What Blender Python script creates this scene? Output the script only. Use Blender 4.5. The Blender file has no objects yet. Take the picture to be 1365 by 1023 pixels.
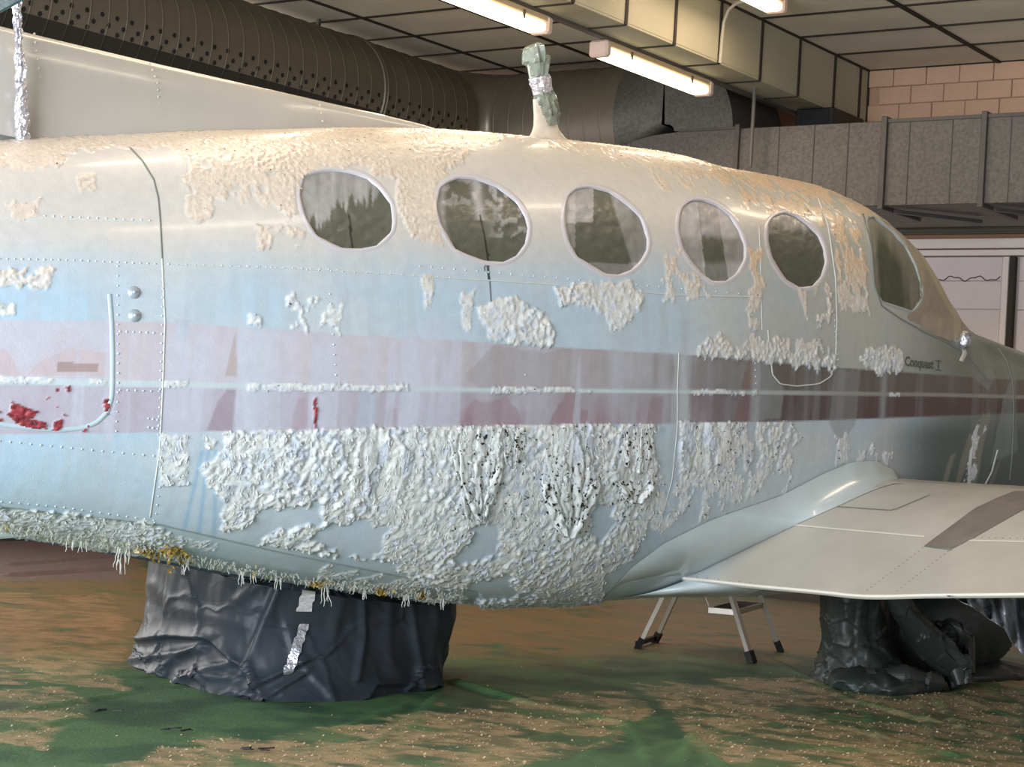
import bpy, math, random
import numpy as np
rng = np.random.default_rng(7); random.seed(7)
SC = bpy.context.scene
COL = SC.collection

# ------------------------------------------------------------------ camera
# room axes: X along the far wall, Y away along the ceiling beam, Z up; metres
F_PX, CX, CY, HC = 2397.18, 682.5, 511.5, 1.0
_a = np.array([-2750 - CX, 363 - CY, F_PX]); _b = np.array([2350 - CX, 665 - CY, F_PX])
_Y = _b / np.linalg.norm(_b); _X = -_a / np.linalg.norm(_a); _Z = -np.cross(_X, _Y)
if _Z[1] > 0: _Z = -_Z
RM = np.array([_X, _Y, _Z])                  # world <- camera (x right, y down, z forward)
from mathutils import Matrix, Vector
cam_d = bpy.data.cameras.new('camera'); cam = bpy.data.objects.new('camera', cam_d); COL.objects.link(cam)
cam_d.sensor_width = 36.0; cam_d.lens = F_PX / 1365 * 36.0; cam_d.clip_start = 0.05; cam_d.clip_end = 100
r_, d_, f_ = RM[:, 0], RM[:, 1], RM[:, 2]
cam.matrix_world = Matrix(((r_[0], -d_[0], -f_[0], 0), (r_[1], -d_[1], -f_[1], 0), (r_[2], -d_[2], -f_[2], HC), (0, 0, 0, 1)))
SC.camera = cam

# ------------------------------------------------------------------ light and exposure
W = bpy.data.worlds.new('world'); SC.world = W; W.use_nodes = True
W.node_tree.nodes['Background'].inputs[0].default_value = (0.90, 0.95, 1.0, 1)
W.node_tree.nodes['Background'].inputs[1].default_value = 0.95
SC.view_settings.view_transform = 'Standard'; SC.view_settings.look = 'None'
SC.view_settings.exposure = 0.12; SC.view_settings.gamma = 1.0; SC.view_settings.use_curve_mapping = False
SC.cycles.max_bounces = 6; SC.cycles.diffuse_bounces = 3; SC.cycles.glossy_bounces = 3
SC.cycles.sample_clamp_indirect = 6.0; SC.cycles.use_denoising = True
FH = np.array([f_[0], f_[1]]) / math.hypot(f_[0], f_[1]); RH = np.array([FH[1], -FH[0]])
def area_light(name, loc, target, sx, sy, power, color):
    l = bpy.data.lights.new(name, 'AREA'); l.shape = 'RECTANGLE'; l.size = sx; l.size_y = sy; l.energy = power; l.color = color
    o = bpy.data.objects.new(name, l); COL.objects.link(o); o.location = loc
    o.rotation_euler = (Vector(target) - Vector(loc)).to_track_quat('-Z', 'Y').to_euler(); return o
_p = -RH * 4.2 + FH * 0.2; _t = -RH * 0.6 + FH * 6.0      # daylight through the open hangar doors on the left
area_light('hangar_door_daylight', (_p[0], _p[1], 1.5), (_t[0], _t[1], 1.0), 4.5, 2.9, 590, (0.88, 0.93, 1.0))
area_light('added_far_fill', (-9.6, 5.6, 1.7), (0, 8.2, 1.9), 4.5, 2.6, 230, (1.0, 0.97, 0.93))  # area light added behind the aeroplane to brighten back wall and ceiling
WARM = (1.0, 0.79, 0.58)

# ------------------------------------------------------------------ helpers
def srgb(r, g, b):
    v = np.array([r, g, b], float) / 255
    return np.where(v <= .04045, v / 12.92, ((v + .055) / 1.055) ** 2.4)
def proj(p):
    c = (np.asarray(p, float) - np.array([0, 0, HC])) @ RM
    return np.stack([CX + F_PX * c[..., 0] / c[..., 2], CY + F_PX * c[..., 1] / c[..., 2], c[..., 2]], -1)
def ray(x, y): return RM @ np.array([x - CX, y - CY, F_PX]) / F_PX
def on_z(x, y, z): r = ray(x, y); return np.array([0, 0, HC]) + r * ((z - HC) / r[2])
def on_y(x, y, Y): r = ray(x, y); return np.array([0, 0, HC]) + r * (Y / r[1])
def pchip(xk, yk, x):
    xk = np.asarray(xk, float); yk = np.asarray(yk, float); h = np.diff(xk); d = np.diff(yk) / h
    m = np.zeros(len(xk)); m[0] = d[0]; m[-1] = d[-1]
    for i in range(1, len(xk) - 1):
        if d[i - 1] * d[i] > 0:
            w1 = 2 * h[i] + h[i - 1]; w2 = h[i] + 2 * h[i - 1]; m[i] = (w1 + w2) / (w1 / d[i - 1] + w2 / d[i])
    x = np.clip(x, xk[0], xk[-1]); i = np.clip(np.searchsorted(xk, x) - 1, 0, len(xk) - 2)
    t = (x - xk[i]) / h[i]; t2 = t * t; t3 = t2 * t
    return (2*t3 - 3*t2 + 1)*yk[i] + (t3 - 2*t2 + t)*h[i]*m[i] + (-2*t3 + 3*t2)*yk[i+1] + (t3 - t2)*h[i]*m[i+1]
_T = rng.random((256, 256))
def vnoise(x, y, k=0):
    x = np.asarray(x, float) + 13.7 * k + 500; y = np.asarray(y, float) + 7.3 * k + 500
    xi = np.floor(x).astype(int); yi = np.floor(y).astype(int); fx = x - xi; fy = y - yi
    fx = fx * fx * (3 - 2 * fx); fy = fy * fy * (3 - 2 * fy)
    g = lambda i, j: _T[i & 255, j & 255]
    return (g(xi, yi)*(1-fx) + g(xi+1, yi)*fx)*(1-fy) + (g(xi, yi+1)*(1-fx) + g(xi+1, yi+1)*fx)*fy
def fbm(x, y, k=0, o=4):
    s = 0; a = .5; n = 0
    for i in range(o): s = s + a * vnoise(x * 2**i, y * 2**i, k + 3 * i); n += a; a *= .5
    return s / n
_W = [rng.random((256, 256)) for _ in range(5)]
def worley(x, y):
    """F1, F2, per-cell randoms r0,r1,r2 and offset to the cell point"""
    x = np.asarray(x, float) + 300; y = np.asarray(y, float) + 300
    xi = np.floor(x).astype(int); yi = np.floor(y).astype(int)
    f1 = np.full(x.shape, 9.); f2 = np.full(x.shape, 9.); ci = np.zeros(x.shape, int); cj = ci.copy(); dx = np.zeros(x.shape); dy = dx.copy()
    for i in (-1, 0, 1):
        for j in (-1, 0, 1):
            a = (xi + i) & 255; b = (yi + j) & 255
            ex = x - (xi + i + _W[0][a, b]); ey = y - (yi + j + _W[1][a, b]); d = np.hypot(ex, ey)
            n = d < f1
            f2 = np.where(n, f1, np.minimum(f2, d)); ci = np.where(n, a, ci); cj = np.where(n, b, cj)
            dx = np.where(n, ex, dx); dy = np.where(n, ey, dy); f1 = np.where(n, d, f1)
    return f1, f2, _W[2][ci, cj], _W[3][ci, cj], _W[4][ci, cj], dx, dy
def sstep(e0, e1, x):
    t = np.clip((x - e0) / (e1 - e0), 0, 1); return t * t * (3 - 2 * t)
def inpoly(poly, x, y):
    P = np.asarray(poly, float); r = np.zeros(x.shape, bool)
    sel = (x >= P[:, 0].min()) & (x <= P[:, 0].max()) & (y >= P[:, 1].min()) & (y <= P[:, 1].max())
    xs, ys = x[sel], y[sel]; c = np.zeros(xs.shape, bool); j = len(P) - 1
    for i in range(len(P)):
        (x1, y1), (x2, y2) = P[i], P[j]
        if y1 != y2: c ^= ((y1 > ys) != (y2 > ys)) & (xs < (x2 - x1) * (ys - y1) / (y2 - y1) + x1)
        j = i
    r[sel] = c; return r

MATS = {}
def mat(name, col=(.5, .5, .5), rough=.5, metal=0., var=0., vscale=8., bump=0., bscale=60., attr=None, emit=None, estr=0., coat=0., spec=None, alpha=None, trans=0.):
    if name in MATS: return MATS[name]
    m = bpy.data.materials.new(name); m.use_nodes = True; nt = m.node_tree; N = nt.nodes; L = nt.links; b = N['Principled BSDF']
    b.inputs['Roughness'].default_value = rough; b.inputs['Metallic'].default_value = metal
    if coat: b.inputs['Coat Weight'].default_value = coat; b.inputs['Coat Roughness'].default_value = .12
    if spec is not None: b.inputs['Specular IOR Level'].default_value = spec
    if trans: b.inputs['Transmission Weight'].default_value = trans
    c = tuple(np.asarray(col, float)[:3]) + (1,)
    b.inputs['Base Color'].default_value = c
    tc = N.new('ShaderNodeTexCoord')
    src = None
    if attr:
        at = N.new('ShaderNodeAttribute'); at.attribute_name = attr; src = at.outputs['Color']
    if var:
        no = N.new('ShaderNodeTexNoise'); no.inputs['Scale'].default_value = vscale; no.inputs['Detail'].default_value = 5
        L.new(tc.outputs['Object'], no.inputs['Vector'])
        mr = N.new('ShaderNodeMapRange'); mr.inputs[1].default_value = .25; mr.inputs[2].default_value = .75
        mr.inputs[3].default_value = 1 - var; mr.inputs[4].default_value = 1 + var; L.new(no.outputs['Fac'], mr.inputs[0])
        mx = N.new('ShaderNodeVectorMath'); mx.operation = 'SCALE'
        if src: L.new(src, mx.inputs[0])
        else: mx.inputs[0].default_value = c[:3]
        L.new(mr.outputs[0], mx.inputs['Scale']); src = mx.outputs[0]
    if src: L.new(src, b.inputs['Base Color'])
    if bump:
        n2 = N.new('ShaderNodeTexNoise'); n2.inputs['Scale'].default_value = bscale; n2.inputs['Detail'].default_value = 4
        L.new(tc.outputs['Object'], n2.inputs['Vector'])
        bp = N.new('ShaderNodeBump'); bp.inputs['Strength'].default_value = bump; bp.inputs['Distance'].default_value = .01
        L.new(n2.outputs['Fac'], bp.inputs['Height']); L.new(bp.outputs[0], b.inputs['Normal'])
    if emit is not None:
        b.inputs['Emission Color'].default_value = tuple(emit) + (1,); b.inputs['Emission Strength'].default_value = estr
    MATS[name] = m; return m

def link(o, parent=None):
    COL.objects.link(o)
    if parent is not None:
        o.parent = parent
        if parent.type == 'EMPTY': o.matrix_parent_inverse = Matrix.Translation(-parent.location)
    return o
def mesh_np(name, V, Q, material, parent=None, col=None, smooth=True):
    """object from numpy verts (n,3) and faces: (m,4) / (m,3) array or a list of tuples"""
    me = bpy.data.meshes.new(name)
    if isinstance(Q, list):
        me.from_pydata([tuple(v) for v in V], [], [tuple(q) for q in Q])
    else:
        V = np.ascontiguousarray(V, np.float32); Q = np.ascontiguousarray(Q, np.int32); k = Q.shape[1]
        me.vertices.add(len(V)); me.vertices.foreach_set('co', V.ravel())
        me.loops.add(Q.size); me.loops.foreach_set('vertex_index', Q.ravel())
        me.polygons.add(len(Q)); me.polygons.foreach_set('loop_start', np.arange(0, Q.size, k, dtype=np.int32))
        me.update(calc_edges=True)
    if smooth: me.polygons.foreach_set('use_smooth', np.ones(len(me.polygons), bool))
    if col is not None:
        a = me.color_attributes.new('Col', 'FLOAT_COLOR', 'POINT')
        a.data.foreach_set('color', np.concatenate([col, np.ones((len(col), 1))], 1).astype(np.float32).ravel())
    me.materials.append(material); me.validate()
    return link(bpy.data.objects.new(name, me), parent)
def grid_faces(n, m, wrap=False):
    i, j = np.meshgrid(np.arange(n - 1), np.arange(m if wrap else m - 1), indexing='ij'); j2 = (j + 1) % m
    return np.stack([i*m + j, (i+1)*m + j, (i+1)*m + j2, i*m + j2], -1).reshape(-1, 4)
class MB:
    """collects pieces of one part"""
    def __init__(s): s.v = []; s.f = []; s.n = 0
    def add(s, V, F):
        V = np.asarray(V, float).reshape(-1, 3); s.v.append(V); s.f += [tuple(int(i) + s.n for i in q) for q in F]; s.n += len(V); return s
    def box(s, lo, hi, bev=0.):
        x0, y0, z0 = lo; x1, y1, z1 = hi
        if not bev:
            return s.add([(x, y, z) for x in (x0, x1) for y in (y0, y1) for z in (z0, z1)],
                         [(0,1,3,2), (4,6,7,5), (0,4,5,1), (2,3,7,6), (0,2,6,4), (1,5,7,3)])
        import bmesh
        bm = bmesh.new(); bmesh.ops.create_cube(bm, size=1)
        for v in bm.verts: v.co = Vector(((x0+x1)/2 + v.co.x*(x1-x0), (y0+y1)/2 + v.co.y*(y1-y0), (z0+z1)/2 + v.co.z*(z1-z0)))
        bmesh.ops.bevel(bm, geom=bm.edges[:], offset=bev, segments=1, affect='EDGES'); bm.verts.index_update()
        s.add([tuple(v.co) for v in bm.verts], [[v.index for v in f.verts] for f in bm.faces]); bm.free(); return s
    def tube(s, pts, rad, n=10, cap=True):
        P = np.asarray(pts, float); R = np.broadcast_to(np.asarray(rad, float), (len(P),)); V = []; up = None
        for i in range(len(P)):
            d = P[min(i+1, len(P)-1)] - P[max(i-1, 0)]; d = d / np.linalg.norm(d)
            if up is None: up = np.array([0, 0, 1.]) if abs(d[2]) < .9 else np.array([1., 0, 0])
            e1 = np.cross(d, up); e1 /= np.linalg.norm(e1); e2 = np.cross(e1, d); up = e2
            for k in range(n): a = 2*math.pi*k/n; V.append(P[i] + R[i]*(math.cos(a)*e1 + math.sin(a)*e2))
        F = [tuple(q) for q in grid_faces(len(P), n, True)]
        if cap: F += [tuple(range(n-1, -1, -1)), tuple(range((len(P)-1)*n, len(P)*n))]
        return s.add(V, F)
    def bar(s, a, b, w, h, up=(0, 0, 1)):
        a = np.asarray(a, float); b = np.asarray(b, float); d = b - a; d /= np.linalg.norm(d)
        e1 = np.cross(d, up); e1 /= np.linalg.norm(e1); e2 = np.cross(e1, d)
        V = [p + i*w/2*e1 + j*h/2*e2 for p in (a, b) for i, j in ((-1,-1), (1,-1), (1,1), (-1,1))]
        return s.add(V, [(0,1,2,3), (7,6,5,4), (0,4,5,1), (1,5,6,2), (2,6,7,3), (3,7,4,0)])
    def build(s, name, material, parent=None, smooth=False):
        return mesh_np(name, np.concatenate(s.v), s.f, material, parent, smooth=smooth)
def tag(o, label=None, cat=None, group=None, kind=None):
    if label: o['label'] = label
    if cat: o['category'] = cat
    if group: o['group'] = group
    if kind: o['kind'] = kind
    return o
def empty(name, loc=(0, 0, 0)):
    o = bpy.data.objects.new(name, None); COL.objects.link(o); o.location = loc; o.empty_display_size = .1; return o
def share(name, src, parent, loc=None):
    o = bpy.data.objects.new(name, src.data); link(o, parent)
    if loc is not None: o.location = loc
    return o
# ------------------------------------------------------------------ room shell
YW, XL, ZC = 10.39, -9.8, 3.346
m_tile = mat('ceiling_board', srgb(224, 214, 194), .8, var=.10, vscale=3, bump=.15, bscale=120)
m_dark = mat('dark_joint', srgb(48, 38, 30), .8)
m_panel = mat('beam_board', srgb(172, 164, 140), .7, var=.06, vscale=4, bump=.08, bscale=90)
m_brick = mat('painted_brick', srgb(205, 166, 138), .75, var=.08, vscale=6, bump=.5, bscale=70)
m_mortar = mat('painted_mortar', srgb(190, 152, 126), .85, var=.1)
m_white = mat('white_paint', srgb(236, 224, 222), .6, var=.05, vscale=3)
m_lilac = mat('lilac_white_wall', srgb(224, 212, 214), .8, var=.08, vscale=2)
m_wall = mat('dark_wall', srgb(62, 56, 50), .9, var=.2, vscale=2)
m_wood = mat('orange_timber', srgb(150, 112, 84), .6, var=.1, vscale=10)
m_pipe = mat('grey_pipe', srgb(92, 86, 80), .5)
m_floor = mat('concrete_floor', srgb(100, 96, 84), .7, var=.2, vscale=2)
m_galv = mat('galvanised_sheet', srgb(88, 83, 78), .5, metal=.25, var=.34, vscale=55, bump=.06, bscale=200)
m_galvd = mat('galvanised_edge', srgb(78, 73, 69), .5, metal=.3, var=.1)
m_spiral = mat('dull_duct_metal', srgb(112, 102, 88), .5, metal=.35, var=.10, vscale=7)
m_black = mat('black_plastic', srgb(14, 14, 15), .5)

tag(MB().box((-14, -3, -.12), (5, 10.6, -.012)).build('floor', m_floor), kind='structure')
ceil = tag(MB().box((-14, -1, ZC + .03), (5, 10.6, ZC + .1)).build('ceiling', m_dark), kind='structure')
wall = tag(MB().box((-14, YW + .012, 0), (5, YW + .2, ZC + .05)).build('wall_back', m_mortar), kind='structure')
tag(MB().box((XL - .2, -1, 0), (XL, 10.5, ZC + .05)).build('wall_left', m_wall), kind='structure')

def panels(xs, ys, bay):
    for i in range(len(xs) - 1):
        for j in range(len(ys) - 1):
            w, h = xs[i+1] - xs[i], ys[j+1] - ys[j]; key = ('panel', round(w, 3), round(h, 3)); loc = ((xs[i]+xs[i+1])/2, (ys[j]+ys[j+1])/2, ZC)
            if key not in PC:
                o = MB().box((-w/2 + .012, -h/2 + .012, -.004), (w/2 - .012, h/2 - .012, .02), .003).build('ceiling_panel', m_tile, ceil); o.location = loc; PC[key] = o
            else: share('ceiling_panel', PC[key], ceil, loc)
PC = {}
xl = [-9.05 + .73 * k for k in range(6)] + [-4.91]; yl = [.57 + .5 * k for k in range(20)] 
xl = [-9.78] + xl
panels(xl, [y for y in yl if y > 3] + [10.07, 10.38], 'l')
xr = [-4.675, -3.838, -2.99, -2.14]; yr = [9.89 - .498 * k for k in range(13)][::-1] + [10.385]
panels(xr, yr, 'r')
for x in xl[1:-1]: MB().box((x - .011, 2.6, ZC - .012), (x + .011, YW, ZC + .03)).build('ceiling_bar', m_dark, ceil)
for x in xr: MB().box((x - .013, 2.6, ZC - .014), (x + .013, YW, ZC + .03)).build('ceiling_bar', m_dark, ceil)
for y in [y for y in yl if y > 6]: MB().box((-9.78, y - .009, ZC - .010), (-4.91, y + .009, ZC + .03)).build('ceiling_bar', m_dark, ceil)
for y in yr: MB().box((-4.67, y - .009, ZC - .010), (-2.14, y + .009, ZC + .03)).build('ceiling_bar', m_dark, ceil)

# boxed beam: separate boards with dark cover strips
beam = tag(MB().box((-4.895, 2.5, 3.02), (-4.69, YW, ZC + .02)).build('trim_1', m_dark), kind='structure')
yb = [10.385, 10.26] + [9.89 - .4805 * k for k in range(14)]
for k in range(len(yb) - 1):
    y1, y0 = yb[k], yb[k+1]
    MB().box((-4.69, y0 + .008, 3.012), (-4.674, y1 - .008, ZC - .012), .002).build('beam_panel', m_panel, beam)
    MB().box((-4.905, y0 + .006, 3.0), (-4.676, y1 - .006, 3.02), .002).build('beam_soffit_panel', m_panel, beam)
    MB().box((-4.678, y1 - .011, 3.0), (-4.667, y1 + .011, ZC - .01)).build('cover_strip', m_dark, beam)
    MB().box((-4.90, y1 - .008, 2.994), (-4.672, y1 + .008, 3.004)).build('soffit_strip', m_dark, beam)
MB().box((-4.93, 2.5, 2.985), (-4.89, YW, 3.03)).build('edge_rail', m_pipe, beam)

# painted brickwork above the duct, one mesh per brick
bk = None; bw, bh = .2125, .1106; nb = 0
for r in range(7):
    z1 = ZC - .004 - r * bh; off = [0, .13, .05, .17, .09, .02, .12][r]
    for c in range(-1, 12):
        x0 = -4.70 + c * bw + off * .9 - .02
        if x0 < -4.75: continue
        loc = (x0 + bw/2, YW + rng.uniform(-.003, .003), z1 - bh/2)
        if bk is None:
            bk = MB().box((-bw/2 + .002, -.004, -bh/2 + .002), (bw/2 - .002, .03, bh/2 - .002), .004).build('brick', m_brick, wall); bk.location = loc
        else: share('brick', bk, wall, loc)
# white boarded door and its head below the duct
X0, X1 = -6.2, -1.5
tag(MB().box((X0, YW - .02, 2.345), (X1, YW + .02, 2.43), .004).build('trim_2', mat('grey_board', srgb(150, 142, 138), .7, var=.08)), kind='structure')
tag(MB().box((X0, YW - .05, 2.276), (X1, YW + .02, 2.30), .003).build('trim_3', m_wood), kind='structure')
tag(MB().box((X0, YW - .06, 2.215), (X1, YW + .02, 2.274), .004).build('trim_4', m_white), kind='structure')
tag(MB().box((X0, YW - .045, 2.172), (X1, YW + .02, 2.208), .004).build('trim_5', m_white), kind='structure')
door = tag(MB().box((X0, YW - .02, .1), (X1, YW + .02, 2.165)).build('door_1', m_lilac), kind='structure')
for k, (a, b) in enumerate([(-5.5, -4.6), (-4.595, -3.74), (-3.64, -2.6)]):
    zs = [.12, .62, 1.12, 1.52, 1.85, 2.02, 2.165]
    for z0, z1 in zip(zs[:-1], zs[1:]):
        MB().box((a, YW - .034, z0 + .002), (b, YW - .015, z1 - .002), .003).build('board', m_lilac, door)
MB().box((-3.735, YW - .05, .1), (-3.695, YW - .01, 2.165), .004).build('upright', m_white, door)
MB().box((-3.690, YW - .06, .1), (-3.655, YW - .01, 2.165), .004).build('dark_upright', m_wall, door)
pts = [(x, YW - .036, 2.035 + .012*math.sin(40*x) + .006*math.sin(97*x)) for x in np.linspace(-4.13, -3.75, 26)]
MB().tube(pts, .003, 5).build('crack', m_wall, door)
bb = tag(MB().box((-9.8, YW - .06, 0), (-1.5, YW, .075), .004).build('baseboard_back', mat('dark_plinth', srgb(58, 46, 42), .6)), kind='structure')
MB().box((-9.8, YW - .035, .08), (-1.5, YW, .125), .004).build('upper_rail', mat('dark_plinth2', srgb(80, 66, 60), .5), bb)
for z, r in ((2.325, .016), (2.31, .012)):
    p = MB().tube([(X0, YW - .05 - r, z), (X1, YW - .05 - r, z)], r, 8).build('service_pipe', m_pipe)
    tag(p, 'thicker grey pipe along the wall just under the galvanised duct' if r > .014 else 'thinner grey pipe along the wall below the thicker pipe', 'pipe')

# ------------------------------------------------------------------ ducts
RD, DX, DZ = .36, -7.14, 2.925
duct = tag(empty('spiral_duct', (DX, 8, DZ)), 'long dull grey perforated spiral duct hung under the ceiling left of the lamps', 'duct')
def ring_profile(L, r, n=40, lo=0, hi=2*math.pi):
    V = []; 
    for y, rr in ((0, r), (.010, r), (.0118, r), (.0135, r + .003), (.018, r + .003), (.0197, r), (.0215, r), (L, r)):
        for k in range(n): a = lo + (hi - lo) * k / (n - 1); V.append((rr*math.cos(a), y, rr*math.sin(a)))
    return np.array(V), [tuple(q) for q in grid_faces(8, n)]
m_under = mat('shaded_duct_underside', srgb(44, 39, 34), .7, metal=.1)  # dark colour stands in for the shade under the duct
A_SHADE = math.radians(-19.5)          # where the shade painted on the duct's lower half begins (angle in XZ)
V, Fc = ring_profile(.12, RD, 30, A_SHADE, math.pi); V2, F2 = ring_profile(.12, RD, 20, -math.pi, A_SHADE)
y = 4.0; s0 = u0 = None
while y < 9.15:
    if s0 is None:
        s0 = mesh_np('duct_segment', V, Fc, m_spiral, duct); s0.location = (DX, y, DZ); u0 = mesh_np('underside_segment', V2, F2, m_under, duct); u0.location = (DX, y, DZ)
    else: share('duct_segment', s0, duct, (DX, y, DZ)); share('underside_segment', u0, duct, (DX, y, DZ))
    y += .12
yend = y
mb = MB()                            # perforations, three staggered rows
for k in range(52):
    for r_, (ang, sh) in enumerate(((-4.5, 0), (-11.5, .05), (-17.2, .02))):
        yy = 4.05 + .098 * k + sh; a = math.radians(ang)
        if yy > 9.05: continue
        c = np.array([DX + (RD + .002)*math.cos(a), yy, DZ + (RD + .002)*math.sin(a)]); t1 = np.array([0, 1., 0]); t2 = np.array([-math.sin(a), 0, math.cos(a)])
        P = [c + .0135*(math.cos(q)*t1 + math.sin(q)*t2) for q in np.linspace(0, 2*math.pi, 9)[:-1]]
        mb.add(P, [tuple(range(8))])
tag(mb.build('perforations', m_black, duct), kind='stuff')
mb = MB()
for yy in (8.22, 8.245): mb.tube([(DX + RD*1.012*math.cos(a), yy, DZ + RD*1.012*math.sin(a)) for a in np.linspace(-1.6, 2.6, 30)], .009, 6)
mb.build('coupling_band', m_spiral, duct)
# elbow to the right, then the short cross run
YX = yend + RD + .06; XE = DX + RD + .06
rc = RD + .06 + .0; V = []
for i in range(15):
    b = math.pi/2 * i / 14; c = np.array([XE, yend, DZ]) + rc * np.array([-math.cos(b), math.sin(b), 0]); e = np.array([-math.cos(b), math.sin(b), 0])
    for k in range(36):
        a = 2*math.pi*k/36; V.append(c + RD*(math.cos(a)*e + math.sin(a)*np.array([0, 0, 1])))
mesh_np('elbow', np.array(V), grid_faces(15, 36, True), mat('smooth_duct_metal', srgb(126, 116, 102), .38, metal=.5, var=.08), duct)
xs = XE; x_end = on_y(818, 130, YX - RD)[0]; n = max(2, int(round((x_end - xs) / .12))); Lx = (x_end - xs) / n
Vx, Fx = ring_profile(Lx, RD, 40); Vx = Vx[:, [1, 0, 2]]; Fx = [q[::-1] for q in Fx]
for k in range(n):
    loc = (xs + k*Lx, YX, DZ)
    if k == 0: q0 = mesh_np('duct_segment', Vx, Fx, m_spiral, duct); q0.location = loc
    else: share('duct_segment', q0, duct, loc)
# round to square transition
YF = YX - .33; YB = YX + .33; YR = 9.775
xt = on_y(884, 130, YF)[0]; zt1 = on_y(884, 92, YF)[2]; zb1 = on_y(884, 166, YF)[2]
V = []
for i in range(9):
    t = i / 8; 
    for k in range(40):
        a = 2*math.pi*k/40; c, s = math.cos(a), math.sin(a); q = 1 / max(abs(c), abs(s)); 
        py = c*(RD*(1-t) + t*.33*q); pz = s*(RD*(1-t) + t*(zt1-zb1)/2*q); V.append((x_end + (xt - x_end)*t, YX + py, DZ*(1-t) + t*(zt1+zb1)/2 + pz))
mesh_np('square_transition', np.array(V), grid_faces(9, 40, True), m_galv, duct, smooth=False)
for yy in (6.2, 8.0):
    MB().box((DX - .01, yy - .01, DZ + RD - .01), (DX + .01, yy + .01, ZC)).build('hanger', m_pipe, duct)

gd = tag(empty('galvanised_duct', (-4.2, YX, 2.3)), 'rectangular galvanised sheet duct with flanges along the brick wall', 'duct')
def extr(poly_px, y0, y1, name, m, parent, grow=0):
    P = [on_y(x, y, y0) for x, y in poly_px]; n = len(P)
    V = [(p[0], y0, p[2]) for p in P] + [(p[0], y1, p[2]) for p in P]
    F = [tuple(range(n)), tuple(range(2*n-1, n-1, -1))] + [(i, i+n, (i+1) % n + n, (i+1) % n) for i in range(n)]
    return mesh_np(name, np.array(V), F, m, parent, smooth=False)
arc = [(955, 98), (963, 110), (969, 122), (973, 135), (976, 150), (977, 170)]
extr([(886, 90)] + arc + [(899, 175), (897, 169), (893, 166), (886, 165.5)], YF, YB, 'turned_elbow', m_galv, gd)
ZT, ZB = on_y(1183, 161, YF)[2], on_y(1178, 274.6, YF)[2]
xf = [on_y(983, 200, YF)[0], on_y(1178, 215, YF)[0], on_y(1311, 212, YF)[0]]; xf += [2*xf[2] - xf[1], 3*xf[2] - 2*xf[1]]
for a, b in zip(xf[:-1], xf[1:]):
    MB().box((a + .004, YF, ZB), (b - .004, YR, ZT), .004).build('duct_panel', m_galv, gd)
    for fr in ((.29, .53, .76) if a == xf[0] else (.25, .68)):
        x = a + (b - a) * fr; MB().box((x - .003, YF - .004, ZB + .004), (x + .003, YF + .01, ZT - .004)).build('standing_seam', m_galvd, gd)
for x in xf: MB().box((x - .016, YF - .022, ZB - .022), (x + .016, YR + .01, ZT + .022), .003).build('flange', m_galvd, gd)
for a, b in zip(xf[1:-1], xf[2:]):
    MB().box((a, YF - .010, ZT - .012), (b, YF, ZT + .008)).build('top_edge', m_galvd, gd)
    MB().bar((a + .06, YF + .05, ZB - .025), ((a+b)/2 + .1, YR - .02, ZB - .03), .03, .02).build('brace', m_galvd, gd)
top = [(981, 171), (945, 172.5), (905, 176), (870, 181), (845, 188), (825, 198), (815, 215), (812, 262), (981, 268)]
extr(top, YF, YR, 'tapered_end', m_galv, gd)
extr([(981, 168.5), (905, 173), (905, 176), (981, 172)], YF - .012, YF + .02, 'end_edge', m_galvd, gd)
tag(MB().tube([(-4.80, 9.12, 3.0), (-4.80, 9.12, 2.55)], .011, 8).build('hanger_rod', m_pipe), 'thin grey steel rod hanging from the beam in front of the duct', 'rod')
sp = tag(empty('wall_speaker', (-4.72, 9.97, 2.89)), 'small black box fixed under the far end of the boxed beam', 'speaker')
MB().box((-4.85, 9.76, 2.885), (-4.60, 10.2, 2.998), .008).build('case', m_black, sp)
MB().box((-4.82, 9.752, 2.895), (-4.63, 9.762, 2.985), .004).build('grille', mat('speaker_grille', srgb(26, 26, 28), .8), sp)
tag(MB().tube([(-4.66, 8.44, 3.0), (-4.655, 8.44, 3.15), (-4.65, 8.44, 3.22), (-4.62, 8.43, 3.28), (-4.57, 8.42, 3.31), (-4.46, 8.40, 3.32)], .009, 8).build('conduit', mat('grey_conduit', srgb(176, 168, 150), .4)),
    'thin curved conduit running up the beam to the ceiling lamp', 'conduit')

# ------------------------------------------------------------------ lamps
m_house = mat('lamp_housing', srgb(214, 188, 150), .5); m_cap = mat('lamp_end_cap', srgb(226, 196, 180), .5)
m_diff = mat('lit_diffuser', (1, .92, .75), .4, emit=(1, .86, .58), estr=2.6)
m_tube = mat('lit_tube', (1, .95, .85), .4, emit=(1, .93, .76), estr=9.0)
def lamp(x, y0, y1, z, label, power=7):
    t = empty('fluorescent_lamp', (x, (y0+y1)/2, z)); tag(t, label, 'lamp', 'fluorescent batten lamps')
    MB().box((x - .05, y0 + .02, z - .035), (x + .05, y1 - .02, z), .006).build('housing', m_house, t)
    MB().box((x - .055, y0 + .05, z - .085), (x + .055, y1 - .05, z - .037), .014).build('diffuser', m_diff, t)
    for ya, yb in ((y0, y0 + .049), (y1 - .049, y1)): MB().box((x - .057, ya, z - .088), (x + .057, yb, z - .002), .012).build('end_cap', m_cap, t)
    for yy in (y0 + .25, y1 - .25): MB().box((x + .05, yy - .006, z - .06), (x + .058, yy + .006, z - .02)).build('clip', m_pipe, t)
    l = area_light('tube_light', (x, (y0+y1)/2, z - .1), (x, (y0+y1)/2, 0), .09, y1 - y0 - .1, power, WARM)
    l.parent = t; l.matrix_parent_inverse = Matrix.Translation(-t.location)
XB = -4.94
lamp(XB, 7.66, 8.80, 2.985, 'fully visible lit tube lamp under the boxed beam beside the wrapped mast')
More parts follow.
